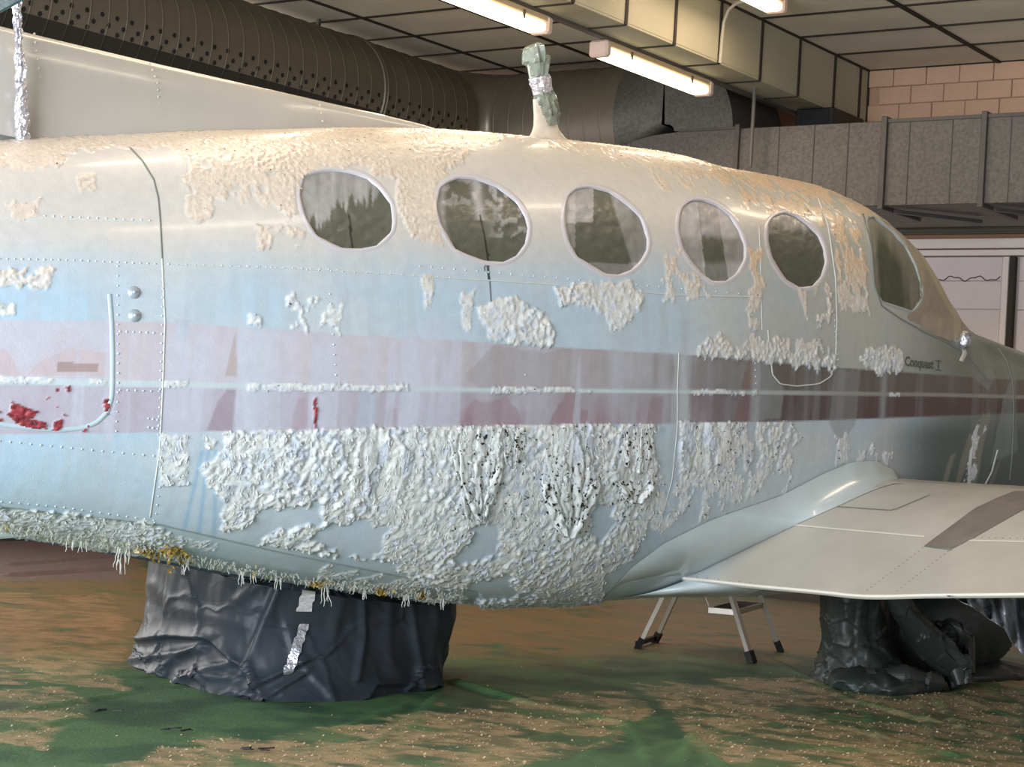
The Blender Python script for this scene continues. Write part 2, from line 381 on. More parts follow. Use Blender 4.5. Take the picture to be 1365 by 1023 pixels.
lamp(XB, 6.02, 7.17, 2.985, 'lit tube lamp at the top edge of the picture, next along the beam')
lamp(-4.36, 7.36, 8.50, 3.335, 'lit tube lamp on the ceiling right of the boxed beam')
for k, (x, y) in enumerate([(XB, 4.4), (XB, 2.8), (XB, 1.2), (-4.36, 5.7), (-4.36, 4.0), (-2.6, 7.0), (-2.6, 5.2), (-2.6, 3.4)]):  # lamps added out of view, continuing the rows, to warm the crown
    lamp(x, y, y + 1.14, 2.985 if x == XB else 3.335, 'lit tube lamp overhead, ' + ['second', 'third', 'fourth', 'second', 'third', 'first', 'second', 'third'][k] + (' past the picture edge under the boxed beam' if x == XB else ' on the ceiling right of the beam' if x == -4.36 else ' in the row farthest right'), 7.5)
# ------------------------------------------------------------------ aeroplane: axis, stations, sections
PSI = math.radians(36)
_p0 = np.array([(808 - CX) / F_PX * 6.2, 6.2]); _n = np.array([math.sin(PSI), -math.cos(PSI)]); _c = _p0 - .72 * _n
UV_ = RH * math.cos(PSI) + FH * math.sin(PSI); VV = RH * _n[0] + FH * _n[1]; OO = RH * _c[0] + FH * _c[1]
U3, V3, O3 = (np.array([q[0], q[1], 0.]) for q in (UV_, VV, OO)); K3 = np.array([0, 0, 1.])
def loc(s, o, z):
    s, o, z = np.broadcast_arrays(np.asarray(s, float), np.asarray(o, float), np.asarray(z, float))
    return O3 + s[..., None]*U3 + o[..., None]*V3 + z[..., None]*K3
WS = [-3.2,-2.3,-1.6,-1,-.5,0,.5,1,1.5,2,2.6,3.3,4.2,4.42,4.52]; WW = [.36,.47,.57,.66,.705,.72,.705,.655,.60,.545,.47,.37,.22,.13,.004]
SK = [-3.2,-2.7,-2.3,-1.9,-1.6,-1.3,-1,-.75,-.5,-.25,0,.25,.5,.75,1,1.25,1.5,1.75,2,2.15,2.3,2.45,2.6,2.72,2.85,3.0,3.3,4.2,4.42,4.52]
ZTOP = np.array([1.59, 1.659, 1.714, 1.802, 1.858, 1.912, 1.962, 2.003, 2.038, 2.065, 2.084, 2.1, 2.114, 2.119, 2.103, 2.104, 2.099, 2.058, 1.949, 1.775, 1.632, 1.57, 1.541, 1.52, 1.499, 1.461, 1.387, 1.20, 1.09, .96])
ZBOT = pchip([-3.2,-2.7,-2.3,-1.9,-1.6,-1.3,-1,-.75,-.5,-.25,0,.25,.5,.75,1,1.25,1.5,1.75,2,2.3,2.6,3.3,4.2],
    [.592,.601,.609,.562,.518,.47,.42,.386,.357,.335,.326,.328,.338,.347,.347,.347,.356,.366,.376,.39,.407,.447,.60], np.array(SK)); ZBOT[-2:] = (.70, .92)
NT, NB = 2.35, 2.7
def zmid(s): return 1.08 + .049*s - .30*sstep(3.1, 4.5, s)
def sec(s, t):
    w = pchip(WS, WW, s); zt = pchip(SK, ZTOP, s); zb = pchip(SK, ZBOT, s); zm = zmid(s)
    a = np.clip(t, -1, 1)*math.pi/2; n = np.where(t >= 0, NT, NB)
    c = np.abs(np.cos(a))**(2/n)*w; q = np.abs(np.sin(a))**(2/n)
    return c, np.where(t >= 0, zm + q*(zt - zm), zm - q*(zm - zb))
def spt(s, t): o, z = sec(s, t); return loc(s, o, z)
_cs, _ct = np.meshgrid(np.linspace(-2.6, 3.6, 420), np.linspace(-.98, .97, 150), indexing='ij')
_cp = proj(spt(_cs, _ct)); _e1 = np.gradient(_cp[..., :2], axis=0); _e2 = np.gradient(_cp[..., :2], axis=1)
_front = (_e1[..., 0]*_e2[..., 1] - _e1[..., 1]*_e2[..., 0]) < 0
def hit(Q):
    """photo pixels -> (s, t) on the near side of the fuselage"""
    Q = np.asarray(Q, float).reshape(-1, 2); st = np.zeros_like(Q)
    fx, fy, fs, ft = _cp[..., 0][_front], _cp[..., 1][_front], _cs[_front], _ct[_front]
    for k, q in enumerate(Q):
        i = ((fx - q[0])**2 + (fy - q[1])**2).argmin(); st[k] = fs[i], ft[i]
    for _ in range(5):
        p0 = proj(spt(st[:, 0], st[:, 1]))[:, :2]; h = 1e-4
        ps = (proj(spt(st[:, 0] + h, st[:, 1]))[:, :2] - p0)/h; pt = (proj(spt(st[:, 0], st[:, 1] + h))[:, :2] - p0)/h
        d = Q - p0; det = ps[:, 0]*pt[:, 1] - ps[:, 1]*pt[:, 0]; det = np.where(np.abs(det) < 1, 1e9, det)
        ds = (d[:, 0]*pt[:, 1] - d[:, 1]*pt[:, 0])/det; dt = (ps[:, 0]*d[:, 1] - ps[:, 1]*d[:, 0])/det
        st[:, 0] += np.clip(ds, -.05, .05); st[:, 1] = np.clip(st[:, 1] + np.clip(dt, -.03, .03), -.985, .985)
    return st
def hull_floor(V, gap=.006):
    """push points down below the belly"""
    q = V[..., :2] - OO; s = q @ UV_; o = np.abs(q @ VV); w = pchip(WS, WW, s); zb = pchip(SK, ZBOT, s); zm = zmid(s)
    u = np.clip(o/w, 0, 1); zu = zm - (zm - zb)*(1 - u**NB)**(1/NB) - gap; W = V.copy(); W[..., 2] = np.where(u < .985, np.minimum(V[..., 2], zu), V[..., 2]); return W
def normal(s, t):
    h = 2e-3; a = spt(s + h, t) - spt(s - h, t); b = spt(s, np.clip(t + h, -1, 1)) - spt(s, np.clip(t - h, -1, 1))
    n = np.cross(a, b); n /= np.linalg.norm(n, axis=-1, keepdims=True) + 1e-12
    out = n @ V3 + n[..., 2]*np.sign(t)*.3
    return n*np.where(out < 0, -1, 1)[..., None]
def on_hull(Q, off=0.):
    st = hit(Q); return spt(st[:, 0], st[:, 1]) + normal(st[:, 0], st[:, 1])*np.asarray(off).reshape(-1, 1)
def resample(P, n=None, step=None, closed=False):
    P = np.asarray(P, float)
    if closed: P = np.concatenate([P, P[:1]])
    d = np.r_[0, np.cumsum(np.hypot(*np.diff(P, axis=0).T))]
    if n is None: n = max(2, int(round(d[-1]/step)) + (0 if closed else 1))
    u = np.linspace(0, d[-1], n, endpoint=not closed)
    return np.stack([np.interp(u, d, P[:, 0]), np.interp(u, d, P[:, 1])], 1)
def smooth_closed(P, n, it=1):
    for _ in range(it):
        P = np.asarray(P, float); Nn = np.roll(P, -1, 0); P = np.stack([.75*P + .25*Nn, .25*P + .75*Nn], 1).reshape(-1, 2)
    return resample(P, n=n, closed=True)

plane = tag(empty('aeroplane', tuple(loc(.3, 0, 0))), 'pale blue twin-engine aeroplane with flaking stripped paint and mauve stripes', 'aeroplane')

# ------------------------------------------------------------------ paint layout, measured in photo pixels
def crop(x0, y0, k, pts): return [(x0 + x*k, y0 + y*k) for x, y in pts]
K = 180/1228
WIN = [crop(380,200,K,[(175,240),(270,205),(390,183),(530,190),(650,215),(750,255),(860,345),(965,490),(980,640),(970,740),(830,870),(690,897),(525,893),(400,835),(285,775),(185,600),(135,400)]),
    crop(560,210,K,[(180,280),(250,225),(350,183),(520,195),(700,265),(880,400),(960,540),(985,640),(960,780),(880,890),(760,950),(590,940),(440,885),(320,830),(270,740),(190,600),(150,440)]),
    crop(730,230,K,[(185,220),(260,150),(380,130),(560,175),(720,285),(850,410),(910,600),(905,700),(850,800),(760,885),(640,930),(530,920),(400,840),(270,765),(200,640),(165,480),(165,330)]),
    crop(880,245,K,[(185,300),(210,210),(290,150),(400,150),(520,195),(640,290),(720,420),(770,560),(770,680),(700,810),(600,885),(480,885),(400,830),(300,720),(215,590),(175,420)]),
    crop(990,255,K,[(240,300),(290,225),(390,195),(490,225),(600,310),(690,400),(740,520),(755,640),(720,770),(640,860),(520,875),(400,805),(340,720),(270,600),(235,450)])]
K2 = 265/968
COCK = crop(1100,220,K2,[(205,262),(235,252),(330,325),(395,400),(440,490),(466,570),(470,650),(425,712),(395,700),(275,662),(242,590),(236,480),(225,350)])
SCREEN = crop(1100,220,K2,[(478,650),(476,560),(458,490),(425,420),(350,325),(260,235),(300,225),(460,350),(580,500),(690,650),(730,800),(655,838),(610,842),(400,748),(440,712)])
xs_ = np.array([-400,0,150,215,310,436,470,620,740,880,930,1110,1215,1306,1365,1500]); STOP = np.array([425,427,428,430,436,444,447,455,463,471,474,490,497,504,507,512.])
WLY = (np.array([-400,0,220,400,640,880,1062,1250,1365,1500]), np.array([501,507.5,512.5,517,520,522,524,526.5,529.5,533]))
WLT = (np.array([0,400,900,1365]), np.array([5.0,3.6,2.6,2.4]))
SBOT = (np.array([-400,0,130,300,470,640,880,1060,1200,1365,1500]), np.array([580,579,578,575,572,568,565,562,557,551,545]))
CREASE = (np.array([-200,0,215,380,550,640]), np.array([655,676,700,738,772,790]))
BL = [ # polygon, amplitude m, cell m, edge noise px, density
 ([(296,578),(345,571),(470,569),(640,566),(868,563),(878,640),(872,690),(852,722),(838,745),(806,765),(800,815),(640,820),(560,806),(548,772),(520,748),(470,742),(420,737),(345,726),(352,714),(400,702),(420,690),(375,674),(345,682),(322,702),(300,706),(292,690),(300,668),(276,650),(266,625),(285,612),(300,600)], 0.0092,0.0198,7,1.),
 ([(213,579),(250,579),(252,612),(248,645),(215,648),(211,620)], 0.0050,0.0132,4,.95),
 ([(272,582),(290,582),(284,598),(276,596)], 0.0043,0.0119,3,.9),
 ([(908,562),(985,562),(987,600),(968,640),(940,652),(905,640)], 0.0062,0.0172,7,.95),
 ([(860,640),(905,635),(985,620),(1060,575),(1062,600),(1010,660),(935,695),(880,715),(862,700)], 0.0031,0.0106,12,.55),
 ([(985,562),(1065,562),(1050,650),(990,660)], 0.0037,0.0119,12,.45),
 ([(-200,190),(60,186),(180,180),(300,172),(430,166),(520,166),(600,169),(650,176),(700,183),(640,192),(560,192),(500,186),(430,190),(330,195),(250,200),(180,196),(95,202),(80,224),(30,226),(-10,220),(-200,225)], 0.0031,0.0072,6,.9),
 ([(240,205),(330,196),(430,192),(520,186),(600,190),(640,200),(600,225),(575,262),(540,240),(480,222),(430,222),(398,240),(390,292),(360,275),(325,268),(262,262),(240,250),(252,225)], 0.0034,0.0076,8,.85),
 ([(530,228),(584,232),(578,262),(584,300),(592,330),(560,318),(540,300),(528,270)], 0.0043,0.0085,6,.95),
 ([(690,182),(780,186),(905,204),(1000,226),(1060,236),(1140,266),(1180,292),(1150,290),(1090,268),(1020,250),(940,238),(860,222),(780,205)], 0.0024,0.0072,8,.7),
 ([(860,228),(980,250),(1100,276),(1150,300),(1140,312),(1060,290),(960,262),(880,250)], 0.0016,0.0063,10,.5),
 ([(248,262),(285,262),(282,292),(262,298),(250,285)], 0.0037,0.0119,5,.9),
 ([(342,300),(362,300),(360,330),(345,330)], 0.0037,0.0112,5,.8), ([(370,305),(405,305),(402,332),(374,330)], 0.0037,0.0112,5,.7),
 ([(102,235),(128,235),(124,255),(108,256)], 0.0037,0.0106,5,.9),
 ([(-50,270),(55,270),(54,293),(-50,293)], 0.0037,0.0106,9,.6), ([(-50,359),(72,359),(66,388),(30,382),(-50,380)], 0.0050,0.0125,6,.9), ([(-50,404),(22,404),(22,418),(-50,418)], 0.0043,0.0119,5,.85),
 ([(638,410),(660,400),(690,396),(725,415),(742,450),(738,462),(655,456),(645,440)], 0.0062,0.0158,6,.95),
 ([(742,382),(770,376),(800,378),(830,376),(858,392),(856,412),(830,436),(812,440),(806,420),(780,405),(748,404)], 0.0056,0.0145,6,.95),
 ([(564,368),(579,368),(576,412),(566,414)], 0.0037,0.0106,5,.8), ([(613,388),(632,388),(628,442),(616,444)], 0.0043,0.0112,6,.8),
 ([(328,420),(350,420),(350,440),(328,440)], 0.0037,0.0106,8,.55), ([(384,395),(412,395),(414,441),(386,441)], 0.0043,0.0106,9,.5), ([(412,395),(456,395),(456,442),(412,442)], 0.0043,0.0106,9,.5),
 ([(885,330),(905,330),(905,400),(885,402)], 0.0031,0.0099,8,.6), ([(905,368),(930,368),(945,395),(915,402)], 0.0037,0.0106,6,.6),
 ([(992,330),(1020,330),(1012,470),(1000,470)], 0.0037,0.0099,8,.6), ([(1060,382),(1108,385),(1112,420),(1090,440),(1070,415)], 0.0037,0.0106,7,.6),
 ([(1115,330),(1152,335),(1160,418),(1118,412)], 0.0028,0.0092,6,.75), ([(1100,280),(1140,292),(1150,335),(1115,330)], 0.0025,0.0092,8,.6),
 ([(932,462),(960,445),(990,462),(1010,455),(1040,452),(1090,452),(1110,470),(1116,490),(1060,486),(930,476)], 0.0050,0.0112,10,.75),
 ([(1148,472),(1170,460),(1200,464),(1206,496),(1152,494)], 0.0050,0.0112,8,.8),
 ([(1100,595),(1125,578),(1150,600),(1190,600),(1190,615),(1120,620),(1095,625)], 0.0037,0.0106,9,.4),
 ([(1292,600),(1308,556),(1316,556),(1298,648),(1288,648)], 0.0019,0.0092,8,.5),
 ([(-300,668),(0,676),(215,702),(232,716),(225,745),(0,720),(-300,690)], 0.0056,0.0132,7,.9),
 ([(425,762),(480,764),(556,782),(556,800),(430,784)], 0.0037,0.0119,7,.6), ([(215,712),(300,735),(300,745),(215,728)], 0.0025,0.0106,7,.5),
 # paint still lifting along the white pin stripe
 ([(0,502),(70,504),(70,512),(0,511)], 0.0037,0.0092,2,.8), ([(120,506),(143,508),(143,514),(120,513)], 0.0037,0.0092,2,.8), ([(218,509),(250,509),(250,516),(218,516)], 0.0031,0.0086,2,.8),
 ([(330,511),(545,514),(545,522),(330,521)], 0.0043,0.0086,2,.85), ([(655,516),(770,517),(790,523),(655,524)], 0.0037,0.0086,2,.7), ([(925,520),(1010,521),(1010,527),(925,526)], 0.0031,0.0079,2,.8), ([(1185,523),(1200,524),(1200,528),(1185,528)], 0.0025,0.0079,2,.8),
]
 # larger hanging tongues
BL += [([(602,572),(668,570),(664,640),(650,692),(628,694),(606,640)], .011,.042,5,1.), ([(724,570),(792,568),(792,660),(772,700),(748,714),(730,695),(722,640)], .012,.042,5,1.), ([(820,574),(872,572),(868,640),(848,668),(828,664),(820,630)], .010,.036,5,1.),
 ([(455,575),(560,572),(560,700),(530,700),(470,650)], .008,.034,9,.95), ([(300,640),(330,630),(322,690),(300,702)], .008,.034,5,.95), ([(905,564),(975,564),(970,620),(905,625)], .009,.034,5,1.), ([(735,748),(775,745),(765,800),(735,802)], .007,.034,4,1.)]
RED = [ (crop(0,440,.17595,[(95,545),(150,575),(200,600),(285,620),(270,660),(230,680),(300,690),(350,700),(355,755),(220,745),(130,720),(100,690),(55,650),(90,620)])),
  crop(0,440,.17595,[(400,690),(485,680),(480,725),(450,765),(395,760)]), crop(0,440,.17595,[(790,530),(825,520),(822,590),(800,645),(780,640)]), crop(0,440,.17595,[(620,765),(660,720),(695,720),(670,745)]),
  crop(0,440,.17595,[(505,445),(540,440),(540,475),(510,482)]), crop(0,440,.17595,[(430,450),(465,440),(465,465),(435,470)]), crop(0,440,.17595,[(340,535),(375,515),(370,535),(345,545)]), crop(0,440,.17595,[(-20,600),(15,610),(15,625),(-20,630)]), crop(0,440,.17595,[(-20,670),(30,680),(10,700),(-20,700)]),
  crop(0,440,.17595,[(425,590),(445,582),(440,600)]), crop(0,440,.17595,[(480,655),(500,635),(515,655)]), [(419,532),(424,530),(423,572),(420,572)] ]
HOLES = [[(415,716),(440,698),(480,694),(514,702),(518,720),(500,742),(470,742),(430,728)], [(605,748),(612,735),(640,700),(662,698),(666,715),(664,738),(640,752)], [(786,680),(795,672),(815,672),(818,690),(808,720),(795,724),(786,705)],
  [(360,690),(395,672),(425,672),(432,690),(405,706),(375,706)], [(612,790),(640,772),(680,770),(690,788),(670,800),(620,806)], [(690,790),(712,785),(708,800),(690,802)], [(480,752),(545,762),(552,782),(500,778)], [(540,790),(600,785),(610,805),(545,802)]]

LAV, REDD, TAN, PALE = (196,204,218), (150,112,122), (172,150,142), (178,192,204)
PATCH = [([(232,425),(252,425),(248,450),(244,470),(240,470),(236,450)], PALE, .9, 3), ([(300,502),(308,470),(314,440),(318,502)], TAN, .55, 3), ([(276,574),(292,535),(306,516),(316,516),(312,575)], (150,130,142), .6, 4),
 ([(318,440),(374,442),(374,574),(326,574)], LAV, .45, 5), ([(470,575),(480,520),(500,516),(500,575)], (176,188,204), .6, 5), ([(386,575),(396,535),(410,528),(412,575)], (168,146,154), .4, 6), ([(512,570),(520,542),(528,545),(531,570)], REDD, .4, 6),
 ([(614,569),(622,545),(634,534),(658,536),(672,528),(690,545),(694,569)], REDD, .42, 8), ([(732,567),(744,540),(752,522),(768,522),(776,545),(784,548),(784,567)], (146,108,118), .55, 8), ([(862,566),(868,530),(884,528),(884,566)], (140,116,120), .45, 6), ([(978,562),(986,528),(1002,527),(1002,562)], (124,92,94), .6, 4), ([(986,520),(1001,470),(1007,480),(1002,522)], (126,104,98), .7, 2),
 ([(415,573),(421,530),(424,530),(424,573)], (140,70,80), .6, 2), ([(575,520),(605,458),(622,456),(616,520)], (186,184,196), .5, 4), ([(620,500),(660,462),(745,470),(742,520),(640,520)], (158,150,152), .5, 9), ([(895,570),(898,475),(912,476),(920,560),(905,640),(892,640)], (178,186,190), .6, 5), ([(1005,560),(1008,490),(1020,470),(1028,500),(1046,520),(1040,560)], (150,160,162), .5, 4), ([(1105,560),(1112,490),(1146,494),(1142,560),(1120,600)], (140,146,148), .5, 5), ([(1320,620),(1338,530),(1352,500),(1356,600)], (150,166,164), .4, 4),
 ([(1310,552),(1320,552),(1300,650),(1288,650)], (146,146,132), .75, 4), ([(1292,578),(1303,580),(1282,640),(1272,650)], (140,140,128), .75, 4), ([(1268,606),(1275,603),(1262,646),(1254,650)], (146,146,134), .7, 3), ([(1340,600),(1346,585),(1322,650),(1316,650)], (140,146,138), .5, 3),
 ([(1300,505),(1320,490),(1326,505),(1316,520)], (150,160,154), .35, 8), ([(-50,500),(-20,462),(10,468),(30,500)], (196,176,180), .6, 5), ([(36,500),(60,478),(88,465),(104,466),(146,470),(146,502)], (198,178,180), .6, 5)]
def paint(px, a, b, far):
    """albedo colour, blister height and roughness at hull points; px photo pixel, a/b surface metres"""
    x, y = px[..., 0], px[..., 1]
    n1 = fbm(a*2.2, b*2.2, 1); n2 = fbm(a*9, b*9, 2); stk = fbm(a*22, b*1.6, 3); stk2 = fbm(a*60, b*3.5, 4); fine = fbm(a*40, b*40, 5, 3)
    mix = lambda A, B, f: A*(1 - f[..., None]) + B*f[..., None]
    one = np.ones(x.shape)
    c = mix(srgb(180,204,222)*one[..., None], srgb(198,206,210), np.clip(.75*sstep(.35,.65,n1) + .3*sstep(350,700,x), 0, 1))
    c = mix(c, srgb(210,203,194), .85*sstep(400 + 40*(n2 - .5), 300, y))                     # cream above the windows: pale paint, plus warm lamp light painted in
    c = mix(c, srgb(176,178,170), .85*sstep(850,1150,x)*sstep(560,480,y))  # daylight falling off towards the nose, painted into the colour
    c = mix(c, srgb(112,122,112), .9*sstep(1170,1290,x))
    c = mix(c, srgb(78,98,98), .9*sstep(1150,1260,x)*sstep(545,585,y))  # lower nose: dim surroundings painted in as a darker tone
    c = mix(c, srgb(182,196,206), .6*sstep(.5,.62,stk)*sstep(300,420,y)*sstep(1150,950,x))
    # mauve stripes, the dimmer light towards the nose painted in
    yw = np.interp(x, *WLY); tw = np.interp(x, *WLT); yt = np.interp(x, xs_, STOP); yb = np.interp(x, *SBOT)
    up = sstep(yt - 1.4, yt + 1.4, y)*sstep(yw + 1, yw - 1, y); lo = sstep(yw - 1, yw + 1, y)*sstep(yb + 1.4, yb - 1.4, y)
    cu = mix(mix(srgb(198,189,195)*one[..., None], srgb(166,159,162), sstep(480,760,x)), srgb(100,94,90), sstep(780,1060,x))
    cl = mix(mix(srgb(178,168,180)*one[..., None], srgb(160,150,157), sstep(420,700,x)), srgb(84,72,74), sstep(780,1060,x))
    cl = mix(cl, srgb(150,118,128), .7*sstep(1000,850,x)*sstep(.55,.62,fbm(a*7, b*1.0, 9))*sstep(330,420,x)*sstep(yw, yb, y))
    film = np.clip(.35 + 1.2*(stk - .45) + .5*(n2 - .5) - .35*sstep(850,1150,x), 0, .9)*(1 - .6*sstep(1000,1200,x))
    film = np.maximum(film, .75*((x < 150) & (y < 500 - 62*np.exp(-((x - 92)/46.)**2) + 6*(stk2 - .5) + 14*(n2 - .5)) & ~((x < 20) & (y > 470))))
    fc = mix(srgb(196,200,216)*one[..., None], srgb(160,168,172), sstep(700,1150,x))
    for m_, cc, ff in ((up, cu, .85), (lo, cl, .7)):
        c = mix(c, mix(cc, fc, film*ff), m_)
    for P, cc, al, en in PATCH:
        P = np.asarray(P, float); w_ = np.zeros(x.shape)
        for jx, jy in ((-.8, 0), (.8, 0), (0, -.8), (0, .8)): w_ = w_ + inpoly(P, x + jx + (n2 - .5)*en + (stk2 - .5)*en*.6, y + jy + (fine - .5)*en*1.2)*.25
        if w_.any(): c = mix(c, srgb(*cc), w_*al)
    # long pale runs of stripper crossing the stripes
    run = sstep(.60, .66, fbm(a*14, b*.7, 11))*sstep(430, 470, y)*sstep(640, 560, y)
    c = mix(c, fc*1.03, .55*run*(1 - .75*sstep(950,1150,x)))
    for x0, x1, xb, yb_ in ((908,920,906,700),(1005,1012,1000,640),(318,328,330,575),(1180,1186,1176,560),(560,600,548,575),(236,245,238,470)):
        xc = np.interp(y, [430, yb_], [(x0+x1)/2, xb]); c = mix(c, fc*1.04, .6*np.exp(-((x - xc)/(x1-x0+1e-3)/.6)**2)*((y > 425) & (y < yb_)))
    wl = sstep(tw + 1.2, tw - 1.2, np.abs(y - yw)); c = mix(c, mix(srgb(196,210,214)*one[..., None], srgb(150,150,146), sstep(850,1200,x)), wl)
    # blue drips near the belly crease, stain below
    for x0, x1 in ((238,262),(262,270),(285,280)):
        c = mix(c, srgb(140,180,212), .7*np.exp(-((x - np.interp(y, [600,740], [x1 + 8, x0]))/3.)**2)*((y > 600) & (y < 745)))
    yc = np.interp(x, *CREASE); c = mix(c, srgb(186,202,208), .7*sstep(yc - 2, yc + 6, y)*(x < 600))
    c = mix(c, srgb(150,122,112), .65*((np.abs(x - 104) < 27) & (np.abs(y - 490 - (x-104)*.04) < 6)))
    # black trickle under the second window
    for xa, xb2, y0, y1, wd in ((646,652,342,372,1.1),(651,655,345,402,1.2),(648,646,342,362,.9)):
        c = mix(c, srgb(28,28,28), ((np.abs(x - np.interp(y, [y0,y1], [xa,xb2])) < wd) & (y > y0) & (y < y1))*.9)
    # blisters
    h = np.zeros(x.shape); bm = np.zeros(x.shape)
    ex = (fbm(a*30, b*30, 20, 3) - .5)*2; ey = (fbm(a*30, b*18, 21, 3) - .5)*2; fing = (fbm(a*55, b*4, 22, 3) - .5)*2
    hole = np.zeros(x.shape, bool)
    for H in HOLES: hole |= inpoly(H, x + ex*12, y + ey*12)
    dn = fbm(a*26, b*16, 30, 4)
    for i, (P, amp, cell, en, dens) in enumerate(BL):
        P = np.asarray(P, float); bx = (x > P[:,0].min() - 30) & (x < P[:,0].max() + 30) & (y > P[:,1].min() - 40) & (y < P[:,1].max() + 40)
        if not bx.any(): continue
        m_ = inpoly(P, (x + ex*en)[bx], (y + ey*en + fing*en*1.1)[bx])
        thr = .5 + (.5 - dens)*.62 - .32*(dens > .94); m_ &= (dn[bx] > thr)
        if i == 0: m_ &= ~hole[bx] & (y[bx] > yb[bx] - .5)
        if i in (1,2,3,4,5): m_ &= y[bx] > yb[bx] - .5
        if not m_.any(): continue
        aa, bb = a[bx][m_], b[bx][m_]; wx = .22*cell*(fbm(aa/cell*.8, bb/cell*.8, 41 + i, 2) - .5)*2; wy = .22*cell*(fbm(aa/cell*.8, bb/cell*.8, 77 + i, 2) - .5)*2; ys = .34 if cell > .028 else .80
        big = np.clip(fbm(aa*6, bb*4, 50, 2)*1.6 - .35, 0, 1)
        f1, f2, r0, r1, r2, dx, dy = worley((aa + wx)/cell, (bb + wy)/cell*ys)
        g1, g2, q0, q1, q2, ux, uy = worley((aa + wx)/(cell*.42) + 40, (bb + wy)/(cell*.42)*.85 + 9)
        k1 = .35 + .9*((r0 - .5)*2*dx + (r1 - .35)*2*dy) + .5*(1 - f1) + .35*np.exp(-((f2 - f1)/.10)**2)
        k2 = .30 + .9*((q0 - .5)*2*ux + (q1 - .4)*2*uy) + .5*(1 - g1)
        hh = amp*(np.where(r2 < .25 + .6*big, k1*1.15, .35*k1 + .55*k2)); hh *= (.55 + .75*big)
        hh = np.where((r2 > .93) & (dens < .97), .15*hh, hh)
        tmp = h[bx]; tmp[m_] = np.maximum(hh, .0012); h[bx] = tmp
        sh = (.90 + .14*r0 - .05*q2*(g1 > .5))[:, None]
        cb = np.where((r1 > .72)[:, None], srgb(212,220,230), np.where((r2 > .6)[:, None], srgb(232,234,232), srgb(222,226,226)))*sh
        cb = cb*np.where((f2 - f1 < .06) & (q2 > .5), .86, 1.)[:, None]
        xm = x[bx][m_]; ym = y[bx][m_]
        warm = (sstep(420, 330, ym)*.9 + .55*sstep(850,1000,xm)*sstep(500,440,ym))[:, None]; cb = cb*(1 - warm) + (srgb(220,206,190)*sh)*warm  # upper blisters: cream paint with warm lamp light put into the colour
        t3 = c[bx]; t3[m_] = cb; c[bx] = t3; t4 = bm[bx]; t4[m_] = 1; bm[bx] = t4
    for P in RED:
        P = np.asarray(P); bx = (x > P[:,0].min() - 8) & (x < P[:,0].max() + 8) & (y > P[:,1].min() - 8) & (y < P[:,1].max() + 8)
        m_ = inpoly(P, (x + ex*3.5)[bx], (y + ey*3.5)[bx]); aa, bb = a[bx][m_], b[bx][m_]; f1, f2, r0, r1, r2, dx, dy = worley(aa/.016, bb/.016)
        tmp = h[bx]; tmp[m_] = .007*(.3 + (r0 - .5)*2*dx + (r1 - .4)*2*dy + .4*(1-f1)); h[bx] = tmp
        t3 = c[bx]; t3[m_] = (srgb(150,58,66)*(.6 + .8*r2)[:, None]); c[bx] = t3; t4 = bm[bx]; t4[m_] = 1; bm[bx] = t4
    # belly crease: the keel panel sits a little lower
    h = h - .010*sstep(yc - 1, yc + 5, y)*(x < 640)
    c = np.clip(c*(.97 + .06*fine[..., None]), 0, 1); c[far] = srgb(186,204,212)
    h[far] = 0
    return c, h, bm

# ------------------------------------------------------------------ fuselage skin
s_ = np.r_[np.linspace(-3.2, -2.25, 40)[:-1], np.arange(-2.25, 3.05, .0052), np.linspace(3.06, 4.2, 110), np.linspace(4.21, 4.52, 30)]
tt = np.linspace(-1, 1, 4001); oo, zz = sec(np.zeros(4001), tt); Lc = np.r_[0, np.cumsum(np.hypot(np.diff(oo), np.diff(zz)))]
t_ = np.interp(np.linspace(0, Lc[-1], 440), Lc, tt)
S, T = np.meshgrid(s_, t_, indexing='ij'); P = spt(S, T)
d = np.linalg.norm(np.diff(P, axis=1), axis=-1); Bm = np.concatenate([np.zeros((len(s_), 1)), np.cumsum(d, 1)], 1); Bm = Bm - Bm[:, [220]]
g1 = np.gradient(P, axis=0); g2 = np.gradient(P, axis=1); Nn = np.cross(g1, g2); Nn /= np.linalg.norm(Nn, axis=-1, keepdims=True) + 1e-12
if Nn[600, 220] @ V3 < 0: Nn = -Nn
Nn[:, 0] = (0, 0, -1); Nn[:, -1] = (0, 0, 1)
px = proj(P); farmask = (px[..., 0] < -260) | (px[..., 0] > 1500)
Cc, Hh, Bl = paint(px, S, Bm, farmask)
keep = np.ones(S.shape, bool)
for w in WIN + [COCK, SCREEN]: keep &= ~inpoly(w, px[..., 0], px[..., 1])
Hh *= keep
PD = P + Nn*Hh[..., None]
Q = grid_faces(len(s_), len(t_)); kf = keep.ravel()[Q].all(1); Q = Q[kf]
m_skin = mat('stripped_skin', attr='Col', rough=.34, var=.05, vscale=30, bump=.10, bscale=160, coat=.25)
# far side, coarse
sf = s_[::6] if s_[-1] in s_[::6] else np.r_[s_[::6], s_[-1]]; tf = np.linspace(-1, 1, 90)
Sf, Tf = np.meshgrid(sf, tf, indexing='ij'); of, zf = sec(Sf, Tf); Pf = loc(Sf, -of, zf); Qf = grid_faces(len(sf), 90)[:, ::-1]
n0 = PD.size // 3
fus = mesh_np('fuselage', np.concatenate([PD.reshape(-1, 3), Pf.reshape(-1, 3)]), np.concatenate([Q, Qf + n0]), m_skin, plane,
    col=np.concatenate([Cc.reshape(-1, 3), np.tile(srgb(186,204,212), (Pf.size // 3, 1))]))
fus['label'] = 'pale blue fuselage skin with blistered white paint and mauve stripes'

